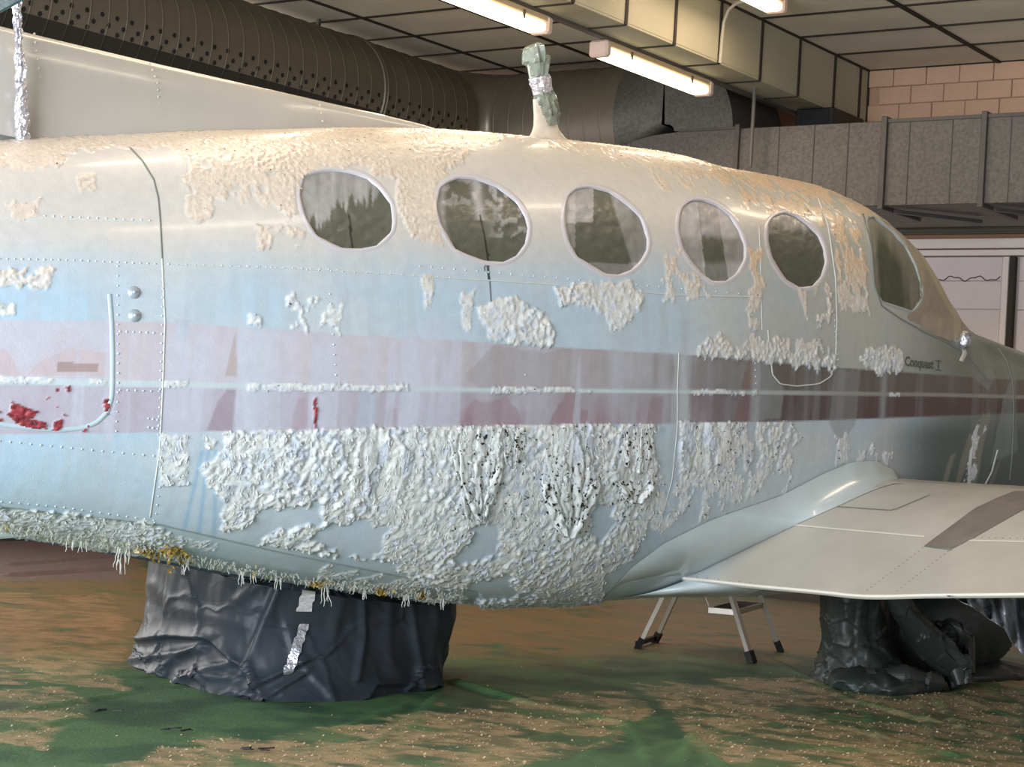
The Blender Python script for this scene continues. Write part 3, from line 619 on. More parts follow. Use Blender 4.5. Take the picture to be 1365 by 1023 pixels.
def dilate(poly, px_):
    P = np.asarray(poly, float); A = .5*np.sum(P[:,0]*np.roll(P[:,1],-1) - np.roll(P[:,0],-1)*P[:,1]); e = np.roll(P, -1, 0) - np.roll(P, 1, 0)
    n = np.stack([e[:, 1], -e[:, 0]], 1); n /= np.linalg.norm(n, axis=1, keepdims=True); return P + n*px_*np.sign(A)
def hull_patch(name, poly, off, m, parent, colf, grow=4, ns=70, nt_=70, clip=None):
    D = dilate(poly, grow); Dc = np.clip(D, [-1e4, -1e4], [1e4, 1e4]); st = hit(Dc)
    s0, s1, t0, t1 = st[:,0].min() - .03, st[:,0].max() + .03, st[:,1].min() - .05, min(st[:,1].max() + .05, 1)
    Sg, Tg = np.meshgrid(np.linspace(s0, s1, ns), np.linspace(t0, t1, nt_), indexing='ij'); Pg = spt(Sg, Tg); pg = proj(Pg); Ng = normal(Sg, Tg)
    ins = inpoly(D, pg[..., 0], pg[..., 1]); Fq = grid_faces(ns, nt_); Fq = Fq[ins.ravel()[Fq].any(1)]
    h, c = colf(pg[..., 0], pg[..., 1], Sg, Tg)
    V = (Pg + Ng*(off + h)[..., None]).reshape(-1, 3); used = np.unique(Fq); mp = np.full(len(V), -1); mp[used] = np.arange(len(used))
    return mesh_np(name, V[used], mp[Fq], m, parent, col=c.reshape(-1, 3)[used])
m_pane = mat('masked_window', attr='Col', rough=.42, var=.10, vscale=30, bump=.12, bscale=45, coat=.08)
m_rim = mat('window_rim', srgb(202,198,204), .4, var=.05, vscale=20, coat=.3)
def smear(k):
    def f(x, y, s, t):
        P = np.asarray(WIN[k]); cx, cy = P.mean(0); u = (x - cx)/60; v = (y - cy)/52
        st = fbm(x/5.5, y/60 + 3, 60 + k, 3); bl = fbm(x/9, y/9, 70 + k, 3); g = np.zeros(x.shape)
        if k == 0: g = sstep(.05, -.12, v + .55*u - (st - .5)*1.1 + .05)*(.55 + .6*(st - .3)); g *= np.where(u > .4, sstep(.9,.5,u), 1)
        if k == 1: g = .9*np.exp(-((u + .08 - .10*(v + .9))/.11)**2)*(v < -.05) + .55*sstep(.5,.62,bl)*sstep(.05,.5,u)*(v < .4) + .6*sstep(-.72,-.85,u - .25*v*(v > 0)) + .4*sstep(.52,.6,bl)*(v < -.4)
        if k == 2: g = .75*((v < -.28 + .1*(bl-.5)) & (u < -.22)) + .7*sstep(.30 + .32*(v+.5), .36 + .32*(v+.5), u*1.15)*(.6 + .8*(st - .4)) + .45*(u < -.62) + .35*(v > .78)
        if k == 3: g = .8*sstep(.02,-.15, v + .2*(st - .5)) + .75*(u < -.18 + .1*(v)) + .6*(u > .28 + .14*v) + .45*sstep(.5,.7,v); g = g*(.65 + .7*(st - .35))
        if k == 4: g = .45*sstep(-.45,-.75, v - .35*u + .9*(st - .5))
        g = np.clip(g, 0, 1)[..., None]; c = srgb(88,90,78)*(1 - g) + srgb(178,176,178)*g
        c = c*(.9 + .2*bl[..., None])
        if k < 2: c = np.where((np.abs(x - np.interp(y, [284,340], [(466,641)[k],(472,652)[k]])) < 1.3)[..., None] & (y > 284)[..., None], srgb(16,16,16), c)
        h = .004*(bl - .5) + .0035*np.abs(st - .5)*g[..., 0]
        return h, c
    return f
def rim(name, poly, parent, wpx=6, lift=.0009, n=72, m=m_rim, it=0):
    A = smooth_closed(poly, n, it) if it else resample(poly, n=n, closed=True)
    B = smooth_closed(dilate(poly, wpx*.5), n, 2); C = smooth_closed(dilate(poly, wpx), n, 2); D = smooth_closed(dilate(poly, wpx + 2), n, 2)
    def al(X): k = np.hypot(*(X - A[0]).T).argmin(); return np.roll(X, -k, 0)
    R = [on_hull(A, -.012), on_hull(A, lift*.7), on_hull(al(B), lift), on_hull(al(C), lift*.8), on_hull(al(D), -.002)]
    Fq = grid_faces(5, n, True); return mesh_np(name, np.concatenate(R), Fq, m, parent)
for k, w in enumerate(WIN):
    pn = hull_patch('cabin_window', w, -.006, m_pane, plane, smear(k), grow=5)
    pn['label'] = ['dark masked oval window farthest from the nose, streaked grey at its top', 'dark masked oval window with a black trickle running below it', 'dark masked oval window with silvery plastic at upper left', 'narrow oval window mostly covered by grey smeared film', 'narrow dark oval window nearest the cockpit'][k]
    rim('window_rim', w, pn)
def cockc(x, y, s, t):
    st = fbm(x/6, y/50, 81, 3); g = np.clip(.8*sstep(14, 2, x - np.interp(y, [290,400,420], [1160,1166,1180]) + 16*(st - .5)) + .5*sstep(-26,-6, x - np.interp(y, [290,330,360,400], [1180,1205,1222,1229]) + 14*(st-.5)), 0, 1)[..., None]
    return .004*(st - .5), srgb(78,82,66)*(1 - g) + srgb(150,146,134)*g
cw = hull_patch('cockpit_window', COCK, -.006, m_pane, plane, cockc, grow=4); cw['label'] = 'tall dark masked cockpit side window'
rim('window_rim', COCK, cw, wpx=4, lift=.0015, m=mat('grey_rim', srgb(160,166,166), .4))
def scrc(x, y, s, t):
    b_ = sstep(5.5, 3.5, np.abs(x - np.interp(y, [330,350,380,400,425], [1226,1236,1252,1262,1276]))) ; u = np.clip(fbm(x/12, y/22, 84, 3)*1.5 - .4, 0, 1)
    c = srgb(146,136,122)*(1 - u[..., None]) + srgb(170,160,140)*u[..., None]; c = c*(1 - .6*b_[..., None]) + srgb(186,178,146)*.6*b_[..., None]
    return .005*(u - .5), c
sw = hull_patch('windscreen', SCREEN, .002, m_pane, plane, scrc, grow=3, ns=110, nt_=90); sw['label'] = 'windscreen wrapped in beige masking film with tape'

def ribbon(name, pts, wpx, off, m, parent, step=5, flat=False):
    Pp = resample(pts, step=step); d = np.gradient(Pp, axis=0); n = np.stack([-d[:, 1], d[:, 0]], 1); n /= np.linalg.norm(n, axis=1, keepdims=True)
    rows = [on_hull(Pp + n*wpx*f, off*g) for f, g in ((-.5, -.5), (-.42, 1), (.42, 1), (.5, -.5))]
    return mesh_np(name, np.concatenate(rows), grid_faces(4, len(Pp)), m, parent, smooth=False)
m_tape = mat('pale_blue_tape', srgb(186,206,216), .35, var=.05, coat=.3)
m_seam = mat('panel_seam', srgb(122,128,122), .5); m_paleseam = mat('pale_seam', srgb(206,210,208), .45)
q_ = [(146,392),(149,430),(150,470),(150,510),(149,530),(143,550),(130,563),(112,571),(80,574),(40,571),(0,566),(-60,560)]
ribbon('door_edge_tape', q_, 6.5, .0014, m_tape, fus)
for nm, q_, w_, m_ in [('skin_joint', [(172,196),(190,215),(205,240),(211,265),(214,300),(216,345)], 2.2, m_seam), ('skin_joint', [(216,345),(220,430),(217,515),(213,600),(200,690)], 2.0, m_paleseam),
    ('hatch_seam', [(1024,440),(1026,470),(1030,500),(1040,512),(1062,515),(1092,512),(1108,502),(1114,480),(1116,430),(1114,370),(1104,300),(1090,262)], 1.8, m_paleseam),
    ('hatch_seam', [(1150,285),(1162,330),(1166,380),(1175,408),(1200,425),(1230,442),(1258,455),(1285,470),(1318,510)], 2.0, m_seam),
    ('skin_joint', [(1330,462),(1342,480),(1350,505),(1352,545),(1350,600),(1346,640)], 1.8, m_seam),
    ('skin_joint', [(905,470),(903,520),(903,570),(896,640),(880,700)], 1.0, m_paleseam), ('skin_joint', [(1012,300),(1014,360),(1016,440)], 1.0, m_paleseam), ('skin_joint', [(1330,600),(1322,630),(1310,652)], 2, m_paleseam),
    ('skin_joint', [(225,352),(450,361),(600,371),(745,380),(905,394),(1000,396)], 1.6, m_paleseam), ('skin_joint', [(0,291),(100,293),(200,296)], 1.4, m_paleseam)]:
    ribbon(nm, q_, w_, .0016, m_, fus)

def dome(c, n, r, h, k=8):
    e1 = np.cross(n, (.3, .2, .9)); e1 /= np.linalg.norm(e1); e2 = np.cross(n, e1)
    V = [c + h*n] + [c + .75*h*n + .6*r*(math.cos(a)*e1 + math.sin(a)*e2) for a in np.linspace(0, 2*math.pi, k+1)[:-1]] + [c - .1*h*n + r*(math.cos(a)*e1 + math.sin(a)*e2) for a in np.linspace(0, 2*math.pi, k+1)[:-1]]
    F = [(0, 1+i, 1+(i+1) % k) for i in range(k)] + [(1+i, 1+k+i, 1+k+(i+1) % k, 1+(i+1) % k) for i in range(k)]
    return V, F
def rivets(lines, surf, name, parent, m, r=.0042, h=.003):
    mb = MB(); Qs = np.concatenate([resample(l, step=st) for l, st in lines]); Pw, Nw = surf(Qs)
    for p, n in zip(Pw, Nw): mb.add(*dome(p, n, r*rng.uniform(.85, 1.15), h, 6))
    return tag(mb.build(name, m, parent, smooth=True), kind='stuff')
def hullsurf(Q): st = hit(Q); return spt(st[:,0], st[:,1]), normal(st[:,0], st[:,1])
m_riv = mat('rivet_head', srgb(190,206,214), .35)
rivets([([(0,345),(100,347),(207,352)], 10), ([(157,355),(157,430),(158,505),(155,575)], 13), ([(217,360),(216,430),(214,515),(211,580)], 12), ([(213,650),(203,720)], 11), ([(0,588),(60,594),(120,600),(205,608)], 14),
    ([(-10,668),(80,676),(205,694)], 12), ([(160,442),(205,444)], 10), ([(160,520),(212,522)], 10), ([(198,558),(210,560)], 6), ([(198,570),(210,572)], 6), ([(60,288),(200,294)], 12),
    ([(225,352),(450,360)], 12), ([(330,355),(600,370)], 16), ([(440,392),(448,500)], 14), ([(700,500),(820,440)], 200), ([(620,812),(745,806)], 9), ([(1005,440),(1008,520)], 9), ([(1112,420),(1117,480)], 8), ([(560,355),(1000,393)], 15)],
    hullsurf, 'rivets', fus, m_riv)
for c_, lb in (((179,390), None), ((180,421), None)):
    p, n = hullsurf([c_]); V, F = dome(p[0], n[0], .021, .010, 20); mb = MB().add(V, F)
    V, F = dome(p[0] + .008*n[0], n[0], .008, .004, 10); mb.add(V, F); mb.build('round_vent', mat('grey_vent', srgb(168,178,186), .35, metal=.2, var=.1, vscale=60), fus, True)

# lettering on the nose
cu = bpy.data.curves.new('lettering', 'FONT'); cu.body = 'Conquest  I'; cu.size = 1; cu.resolution_u = 3; cu.offset = .034; cu.shear = .12
to = bpy.data.objects.new('lettering', cu); COL.objects.link(to); bpy.context.view_layer.update()
me = bpy.data.meshes.new_from_object(to.evaluated_get(bpy.context.evaluated_depsgraph_get())); bpy.data.objects.remove(to)
v = np.array([q.co[:2] for q in me.vertices]); v[:, 0] = (v[:, 0] - v[:, 0].min())/np.ptp(v[:, 0]); capz = .72
Vq = np.stack([1206 + 46*v[:, 0], 487.5 + 5.5*v[:, 0] - 13.5*v[:, 1]/capz*.95], 1)
Fl = [tuple(p.vertices) for p in me.polygons]; nl = len(Vq)
for yy in (480.2, 492.4): Vq = np.concatenate([Vq, [(1246.5, yy), (1254.5, yy + .9), (1254.5, yy + 2.6), (1246.5, yy + 1.7)]]); Fl.append((nl, nl+1, nl+2, nl+3)); nl += 4   # slab serifs of the numeral
mesh_np('lettering', on_hull(Vq, .0015), Fl, mat('faded_lettering', srgb(96,98,92), .5), fus, smooth=False)['label'] = 'small dark faded lettering above the upper stripe'

# ------------------------------------------------------------------ loose flakes, sheets of peeling paint, belly shreds
m_flake = mat('paint_flake', attr='Col', rough=.42, var=.06, vscale=40)
big = [0,1,3,17,18,8]; FV, FF, FC = [], [], []; nv = 0
cand = np.argwhere((Bl > .5) & (px[..., 0] > -30) & (px[..., 0] < 1380)); w_ = np.where((px[cand[:,0], cand[:,1], 1] > 560), 1., .45); w_ /= w_.sum()
for ci in rng.choice(len(cand), 5600, p=w_):
    i, j = cand[ci]; p = PD[i, j]; n = Nn[i, j]; x_, y_ = px[i, j, :2]; lowr = y_ > 560 and x_ < 1000
    dn_ = g2[i, j]/np.linalg.norm(g2[i, j]); ds = g1[i, j]/np.linalg.norm(g1[i, j]); a_ = rng.normal(0, .5); e1 = ds*math.cos(a_) + dn_*math.sin(a_); e2 = np.cross(n, e1)
    L = rng.uniform(.005, .013)*(1.2 if lowr else .7); w = L*rng.uniform(.35, .8); cur = rng.uniform(.1, .6); lift = rng.uniform(.1, .5)
    V = []
    for u in (-1, 0, 1):
        for q in (-1, 0, 1):
            rr = 1 + rng.uniform(-.25, .25); V.append(p + e1*w*q*.5*rr + e2*L*u*.5*rr + n*(.001 + L*(cur*.35*q*q + lift*.3*(1 - u))))
    FV += V; FF += [(nv, nv+3, nv+4, nv+1), (nv+1, nv+4, nv+5, nv+2), (nv+3, nv+6, nv+7, nv+4), (nv+4, nv+7, nv+8, nv+5)]; nv += 9
    cc = Cc[i, j]*rng.uniform(.9, 1.12); FC += [np.clip(cc, 0, 1)]*9
tag(mesh_np('paint_flakes', np.array(FV), np.array(FF), m_flake, fus, col=np.array(FC)), kind='stuff')

m_sheet = mat('peeling_paint', srgb(220,224,224), .42, var=.08, vscale=35, bump=.25, bscale=70, coat=.1)
mspk = MB()
def spk_add(p, n, r):
    e1 = np.cross(n, rng.normal(size=3)); e1 /= np.linalg.norm(e1); e2 = np.cross(n, e1); k = 5
    mspk.add([p + n*.0012 + r*rng.uniform(.6, 1.2)*(math.cos(a)*e1*.6 + math.sin(a)*e2*1.1) for a in np.linspace(0, 2*math.pi, k+1)[:-1]], [tuple(range(k))])
def petal(x0, y0, x1, y1, wpx, bulge, spk):
    """one wrinkled tongue of paint from its attached top to its loose tip"""
    n, m_ = 30, 9; u = np.linspace(0, 1, n); sd = rng.uniform(0, 50); lean = rng.choice([-1, 1])
    xx = x0 + (x1 - x0)*u**1.3 + 5*(fbm(u*4 + sd, u*0, 3) - .5); yy = y0 + (y1 - y0)*u
    ww = wpx*1.15*(.45 + .75*np.sin(np.clip(u*.85 + .15, 0, 1)*math.pi)**.6)*(.7 + .7*fbm(u*5 + sd, u*0 + 9, 5)); rows = []
    for f in np.linspace(-.5, .5, m_):
        q = np.stack([xx + ww*f, yy + 5*(fbm(u*3 + sd, f*3 + u*0, 7) - .5)], 1)
        cr = fbm(u*(y1 - y0)/8 + sd, f*4.2 + u*0 + sd, 8, 3) - .36
        lift = .0025 + bulge*(.5*np.sin(u*math.pi*.8)*(1 - abs(2*f - .5*lean)**1.6*.8) + 1.5*cr) + .009*u**2*max(0, f*lean*2)
        rows.append(on_hull(q, np.maximum(lift, .0012)))
    V = np.stack(rows); o = mesh_np('peeling_paint_sheet', V.reshape(-1, 3), grid_faces(m_, n), m_sheet, fus)
    md = o.modifiers.new('thick', 'SOLIDIFY'); md.thickness = .001
    st = hit(np.stack([xx, yy], 1)); nn = normal(st[:,0], st[:,1])
    for _ in range(int(spk*2.2)):
        i = rng.integers(1, n - 1); f = rng.integers(0, m_ - 1); a = rng.random(); p = V[f, i]*(1-a) + V[f+1, i]*a
        spk_add(p, nn[i], rng.uniform(.004, .0135)*rng.uniform(.4, 1))
for args in [(620,640,640,692,12,.045,12),(664,618,642,690,12,.045,12),(727,645,750,712,12,.05,14),(790,640,754,712,13,.05,14),(824,640,846,670,9,.04,8),(866,640,848,670,9,.04,8),(606,572,612,640,11,.020,5),(618,570,622,688,13,.026,12),(630,590,632,692,13,.024,12),(642,570,636,692,12,.028,14),(652,575,642,688,12,.022,12),(664,600,650,666,12,.024,9),(692,570,690,616,11,.020,14),(677,570,676,620,10,.018,8),
    (727,630,738,692,11,.022,12),(731,600,742,700,12,.024,14),(742,580,748,710,13,.030,18),(752,620,752,712,12,.026,16),(760,585,757,708,13,.026,17),(770,570,763,698,12,.030,16),(781,600,772,684,12,.026,12),(790,630,780,672,10,.018,8),
    (774,570,778,625,10,.016,7),(828,575,832,622,9,.016,8),(838,572,838,625,9,.02,9),(848,572,846,630,9,.02,10),(858,572,854,632,9,.02,10),(866,575,866,615,8,.014,9),(822,640,832,666,10,.016,12),(834,642,836,670,10,.018,12),(848,640,840,668,10,.016,12)]: petal(*args[:5], args[5]*.5, args[6])
cand2 = np.argwhere((Bl > .5) & (px[..., 0] > 20) & (px[..., 0] < 1130) & (px[..., 1] < 815)); pw = .03 + 1.0*(px[cand2[:,0], cand2[:,1], 1] > 560)*(px[cand2[:,0], cand2[:,1], 0] > 600) + .12*(px[cand2[:,0], cand2[:,1], 1] < 320)
for ci in rng.choice(len(cand2), 800, p=pw/pw.sum()):
    i, j = cand2[ci]; spk_add(PD[i, j] + Nn[i, j]*.002, Nn[i, j], rng.uniform(.0015, .0055))
tag(mspk.build('dark_specks', mat('dark_speck', srgb(44,42,38), .6), fus), kind='stuff')

mb, mb2, mb3 = MB(), MB(), MB()      # shreds hanging from the belly edge
BE = (np.array([-40,0,100,160,250,350,450,560,640]), np.array([706,710,724,733,752,771,787,800,806]))
for k in range(620):
    x_ = rng.uniform(-30, 600); y_ = np.interp(x_, *BE) - rng.uniform(0, 12) - 4; p = on_hull([(x_, y_)], .004)[0]
    L = rng.uniform(.005, .022)*(1.8 if rng.random() < .08 else 1); w = rng.uniform(.0025, .007); dr = np.array([rng.normal(0, .35), rng.normal(0, .35), -1.]); V = []
    side = U3*w*.5
    for i in range(5):
        c_ = p + dr*L*i/4 + rng.normal(0, .0022, 3) + V3*.010*(1 - i/4.); V += [c_ - side*(1 - .15*i), c_ + side*(1 - .15*i)]
    (mb2 if rng.random() < .10 else mb).add(V, [(2*i, 2*i+1, 2*i+3, 2*i+2) for i in range(4)])
for x_, n_, L in ((164,4,.12),(157,3,.10),(171,3,.07),(246,3,.07),(322,4,.07),(340,3,.05),(372,4,.06),(435,3,.10),(436,2,.08),(485,3,.05),(96,3,.05),(108,3,.05),(540,4,.06),(593,3,.06)):
    for q in range(n_):
        p = on_hull([(x_ + rng.normal(0, 3), np.interp(x_, *BE) - 6)], .006)[0]; pts = [p]
        for i in range(7): pts.append(pts[-1] + np.array([rng.normal(0, .22), rng.normal(0, .22), -1.])*L/7*rng.uniform(.4, .9))
        mb.tube(pts, np.linspace(.0020, .0008, 8), 5)
for x_, y_, w, h in ((205,742,.05,.022),(222,746,.07,.035),(240,752,.06,.045),(231,740,.05,.02),(190,738,.05,.016),(420,782,.04,.015),(505,794,.04,.016),(560,800,.03,.012)):
    st = hit([(x_, y_ - 6)])[0]; p = spt(st[0], st[1])
    for q in range(30):
        c_ = p + U3*rng.normal(0, w*.4) + K3*rng.normal(-.004, h*.35) + V3*rng.uniform(.004, .022); e1_ = rng.normal(size=3); e1_ /= np.linalg.norm(e1_); e2_ = np.cross(e1_, rng.normal(size=3)); e2_ /= np.linalg.norm(e2_); r1_, r2_ = rng.uniform(.006, .018), rng.uniform(.004, .010); mb3.add([c_ - e1_*r1_, c_ - e2_*r2_*.7 + e1_*.003, c_ + e1_*r1_*.8, c_ + e2_*r2_], [(0,1,2,3)])
tag(mb.build('paint_shreds', mat('pale_shreds', srgb(206,208,200), .45), fus), kind='stuff')['label'] = 'pale shreds of paint hanging from the belly edge'
tag(mb2.build('yellow_shreds', mat('straw_shreds', srgb(196,180,120), .5), fus), kind='stuff')
tag(mb3.build('yellow_sealant', mat('yellow_sealant', srgb(158,130,60), .35, var=.3, vscale=60), fus), kind='stuff')['label'] = 'yellow sealant showing at the belly edge'
# ------------------------------------------------------------------ wing, fairing, fin, masts
def make_hit(surf, u0, u1, v0, v1, n=260):
    U, V = np.meshgrid(np.linspace(u0, u1, n), np.linspace(v0, v1, n), indexing='ij'); p = proj(surf(U, V))
    e1 = np.gradient(p[..., :2], axis=0); e2 = np.gradient(p[..., :2], axis=1); ori = e1[..., 0]*e2[..., 1] - e1[..., 1]*e2[..., 0]
    ok = (ori > 0) == (np.median(ori) > 0)
    def h(Q):
        Q = np.asarray(Q, float).reshape(-1, 2); st = np.zeros_like(Q)
        for k, q in enumerate(Q):
            i = np.where(ok, (p[..., 0] - q[0])**2 + (p[..., 1] - q[1])**2, 1e9).argmin(); st[k] = U.flat[i], V.flat[i]
        for _ in range(5):
            a = proj(surf(st[:,0], st[:,1]))[:, :2]; e = 1e-4; pa = (proj(surf(st[:,0]+e, st[:,1]))[:, :2]-a)/e; pb = (proj(surf(st[:,0], st[:,1]+e))[:, :2]-a)/e
            dd = Q - a; det = pa[:,0]*pb[:,1] - pa[:,1]*pb[:,0]; det = np.where(np.abs(det) < 1, 1e9, det)
            st[:,0] = np.clip(st[:,0] + np.clip((dd[:,0]*pb[:,1]-dd[:,1]*pb[:,0])/det, -.03, .03), u0, u1); st[:,1] = np.clip(st[:,1] + np.clip((pa[:,0]*dd[:,1]-pa[:,1]*dd[:,0])/det, -.03, .03), v0, v1)
        return st
    return h
def te(o): return pchip([.2,.475,.84,1.225,1.31,1.7,2.03,3.2], [.45,.465,.476,.492,.494,.537,.576,.72], o)
UP = ([.62,.88,1.14,1.32,1.5,1.7,1.95,2.2,2.33,2.37], [0,.147,.286,.352,.388,.392,.355,.265,.17,.09]); LOW = ([.62,1.2,1.8,2.2,2.37], [-.012,.06,.045,.04,.09])
def wup(s, o): s = np.asarray(s, float); o = np.asarray(o, float); return loc(s, o, te(o) + pchip(*UP, s)*(1.04 - .06*np.clip(o - .5, 0, 2)))
def wlow(s, o): s = np.asarray(s, float); o = np.asarray(o, float); return loc(s, o, te(o) + pchip(*LOW, s))
hw = make_hit(wup, .62, 2.0, .2, 2.8)
m_wing = mat('wing_paint', attr='Col', rough=.30, var=.06, vscale=9, bump=.05, bscale=90, coat=.25)
sw_ = np.linspace(.62, 2.37, 150); ow_ = np.linspace(.25, 3.0, 160); Sw, Ow = np.meshgrid(sw_, ow_, indexing='ij')
pu = wup(Sw, Ow); pw_ = proj(pu); pl = wlow(Sw, Ow)
cwg = np.broadcast_to(srgb(182,178,168), pu.shape).copy(); xw, yw_ = pw_[..., 0], pw_[..., 1]
f = sstep(1000, 900, xw)[..., None]; cwg = cwg*(1-f) + srgb(196,206,210)*f; n_ = fbm(Sw*5, Ow*5, 91)[..., None]; cwg = cwg*(.94 + .12*n_)
# the joint strips of thinner paint along the panel edges
hz = lambda y, a, b: np.abs(y - np.interp(xw, *a)) < b
Vw = np.concatenate([pu.reshape(-1, 3), pl.reshape(-1, 3)]); nW = len(sw_)*len(ow_); fw = grid_faces(150, 160)
tef = np.array([[j, j+1, nW + j+1, nW + j] for j in range(159)])
tip = np.array([[i*160 + 159, (i+1)*160 + 159, nW + (i+1)*160 + 159, nW + i*160 + 159] for i in range(149)])
wing = mesh_np('wing', Vw, np.concatenate([fw, fw[:, ::-1] + nW, tef, tip]), m_wing, plane, col=np.concatenate([cwg.reshape(-1, 3)]*2))
wing['label'] = 'pale grey glossy wing with a sharp trailing edge'
def on_wing(Q, off=0.): st = hw(Q); p = wup(st[:,0], st[:,1]); return p + np.asarray(off).reshape(-1, 1)*np.array([0, 0, 1.])
def wsurf(Q):
    st = hw(Q); h = 1e-3; a = wup(st[:,0]+h, st[:,1]) - wup(st[:,0]-h, st[:,1]); b = wup(st[:,0], st[:,1]+h) - wup(st[:,0], st[:,1]-h)
    n = np.cross(a, b); n /= np.linalg.norm(n, axis=1, keepdims=True); return wup(st[:,0], st[:,1]), n*np.sign(n[:, 2:3])
A_ = resample([(1231,729),(1300,678),(1330,664),(1350,656)], n=24); B_ = resample([(1268,733),(1303,715),(1364,680),(1425,657)], n=24)
rows = []
for f in np.linspace(0, 1, 12): q = A_*(1-f) + B_*f; rows.append(on_wing(q, .002 + .002*(0 < f < 1)))
mesh_np('bare_strip', np.concatenate(rows), grid_faces(12, 24), mat('bare_strip', srgb(128,120,114), .45, metal=.25, var=.18, vscale=14), wing)['label'] = 'dark grey bare strip running fore and aft on the wing'
def wribbon(name, pts, wpx, m, off=.0015):
    Pp = resample(pts, step=8); d = np.gradient(Pp, axis=0); n = np.stack([-d[:,1], d[:,0]], 1); n /= np.linalg.norm(n, axis=1, keepdims=True)
    mesh_np(name, np.concatenate([on_wing(Pp - n*wpx/2, off), on_wing(Pp + n*wpx/2, off)]), grid_faces(2, len(Pp)), m, wing)
m_pale = mat('pale_edge', srgb(226,222,210), .3, coat=.3)
for q in ([(1052,700),(1140,708),(1232,716)], [(1290,721),(1330,722),(1420,724)]): wribbon('panel_seam', q, 1.8, m_pale)
for q in ([(1115,676),(1190,681),(1240,660)], [(1232,729),(1268,734)]): wribbon('panel_seam', q, 1.3, m_seam)
rivets([([(1156,787),(1230,731)], 6.5), ([(1196,788),(1264,735)], 6.5), ([(1300,717),(1365,718)], 9), ([(915,768),(1000,777)], 15)], wsurf, 'rivets', wing, mat('wing_rivet', srgb(120,112,104), .5), .0035, .0015)
MB().tube([tuple(wup(np.array(.62), np.array(o)) + np.array([0, 0, -.002])) for o in np.linspace(.48, 2.9, 30)], .006, 8).build('trailing_edge', m_pale, wing, True)
# root fairing
Aq = resample([(800,801),(842,756),(885,724),(950,692),(1040,661),(1100,630),(1135,616),(1165,614),(1190,626),(1201,644)], n=70)
Bq = resample([(909,769.5),(911,769),(930,764),(1000,730),(1070,696),(1120,674),(1150,660),(1175,650),(1195,645),(1203,646)], n=70)
ua = np.linspace(0, 1, 70); ub = np.clip((ua - .13)/.87, 0, 1)**.95; Bq = np.stack([np.interp(ub, ua, Bq[:, 0]), np.interp(ub, ua, Bq[:, 1])], 1)
A3 = on_hull(Aq, .003); B3 = on_wing(Bq, .002); C3 = A3.copy(); C3[:, 2] = A3[:, 2]*.25 + B3[:, 2]*.75; C3 = C3*.75 + B3*.25; C3 += V3*.02
rows = [A3*(1-q)**2 + C3*2*q*(1-q) + B3*q*q for q in np.linspace(0, 1, 18)]
mesh_np('root_fairing', np.concatenate(rows), grid_faces(18, 70), mat('fairing_paint', srgb(190,202,204), .26, var=.06, vscale=8, coat=.4), plane)
B4 = wlow(hw(Bq)[:, 0], hw(Bq)[:, 1]) + np.array([0, 0, -.004]); A4 = A3 + np.array([0, 0, -.03]); 
Lq = on_hull(resample([(800,801),(860,797),(905,793),(960,792)], n=70), -.01); Bl2 = wup(np.full(70, .625), np.linspace(.49, .9, 70)) + np.array([0, 0, -.012])
mesh_np('lower_fairing', np.concatenate([Lq*(1-q) + Bl2*q + np.array([0, 0, -.02])*math.sin(q*math.pi) for q in np.linspace(0, 1, 8)]), grid_faces(8, 70), MATS['fairing_paint'], plane)

# dorsal fin
FT = ([-3.2,-1.95,-1.41,-.776,-.363,-.2], [2.235,2.157,2.128,2.10,2.081,2.06])
prof = [(.075, -.35), (.055, -.20), (.044, -.10), (.034, -.03), (.022, -.008), (0, 0), (-.022, -.008), (-.034, -.03), (-.044, -.10), (-.075, -.35)]
sv = np.linspace(-3.2, -.2, 60); rows = [loc(sv, o*np.clip((-.15 - sv)/.8, .12, 1), pchip(*FT, sv) + dz) for o, dz in prof]
fin = mesh_np('dorsal_fin', np.concatenate(rows), grid_faces(len(prof), 60), mat('fin_paint', srgb(188,184,176), .27, var=.05, vscale=4, bump=.06, bscale=60, coat=.35), plane)
fin['label'] = 'long low pale fin rising along the top of the rear fuselage'
def finsurf(Q):
    P = []
    for q in Q:
        r = ray(*q); k = (.046 + OO @ VV)/(r[:2] @ VV); P.append(np.array([0, 0, HC]) + r*k)
    return np.array(P), np.tile(V3, (len(P), 1))
rivets([([(46,45),(52,90),(58,130),(61,172)], 12), ([(200,85),(210,110),(214,175)], 9), ([(427,140),(432,172)], 10), ([(40,177),(205,175)], 9)], finsurf, 'rivets', fin, mat('fin_rivet', srgb(196,190,180), .4), .0045, .004)
MB().tube([loc(-2.9, .10, .62), loc(-2.3, .12, .615), loc(-1.95, .15, .60), loc(-1.72, .17, .585)], [.05, .055, .05, .012], 20).build('belly_fairing', MATS['fairing_paint'], plane, True)
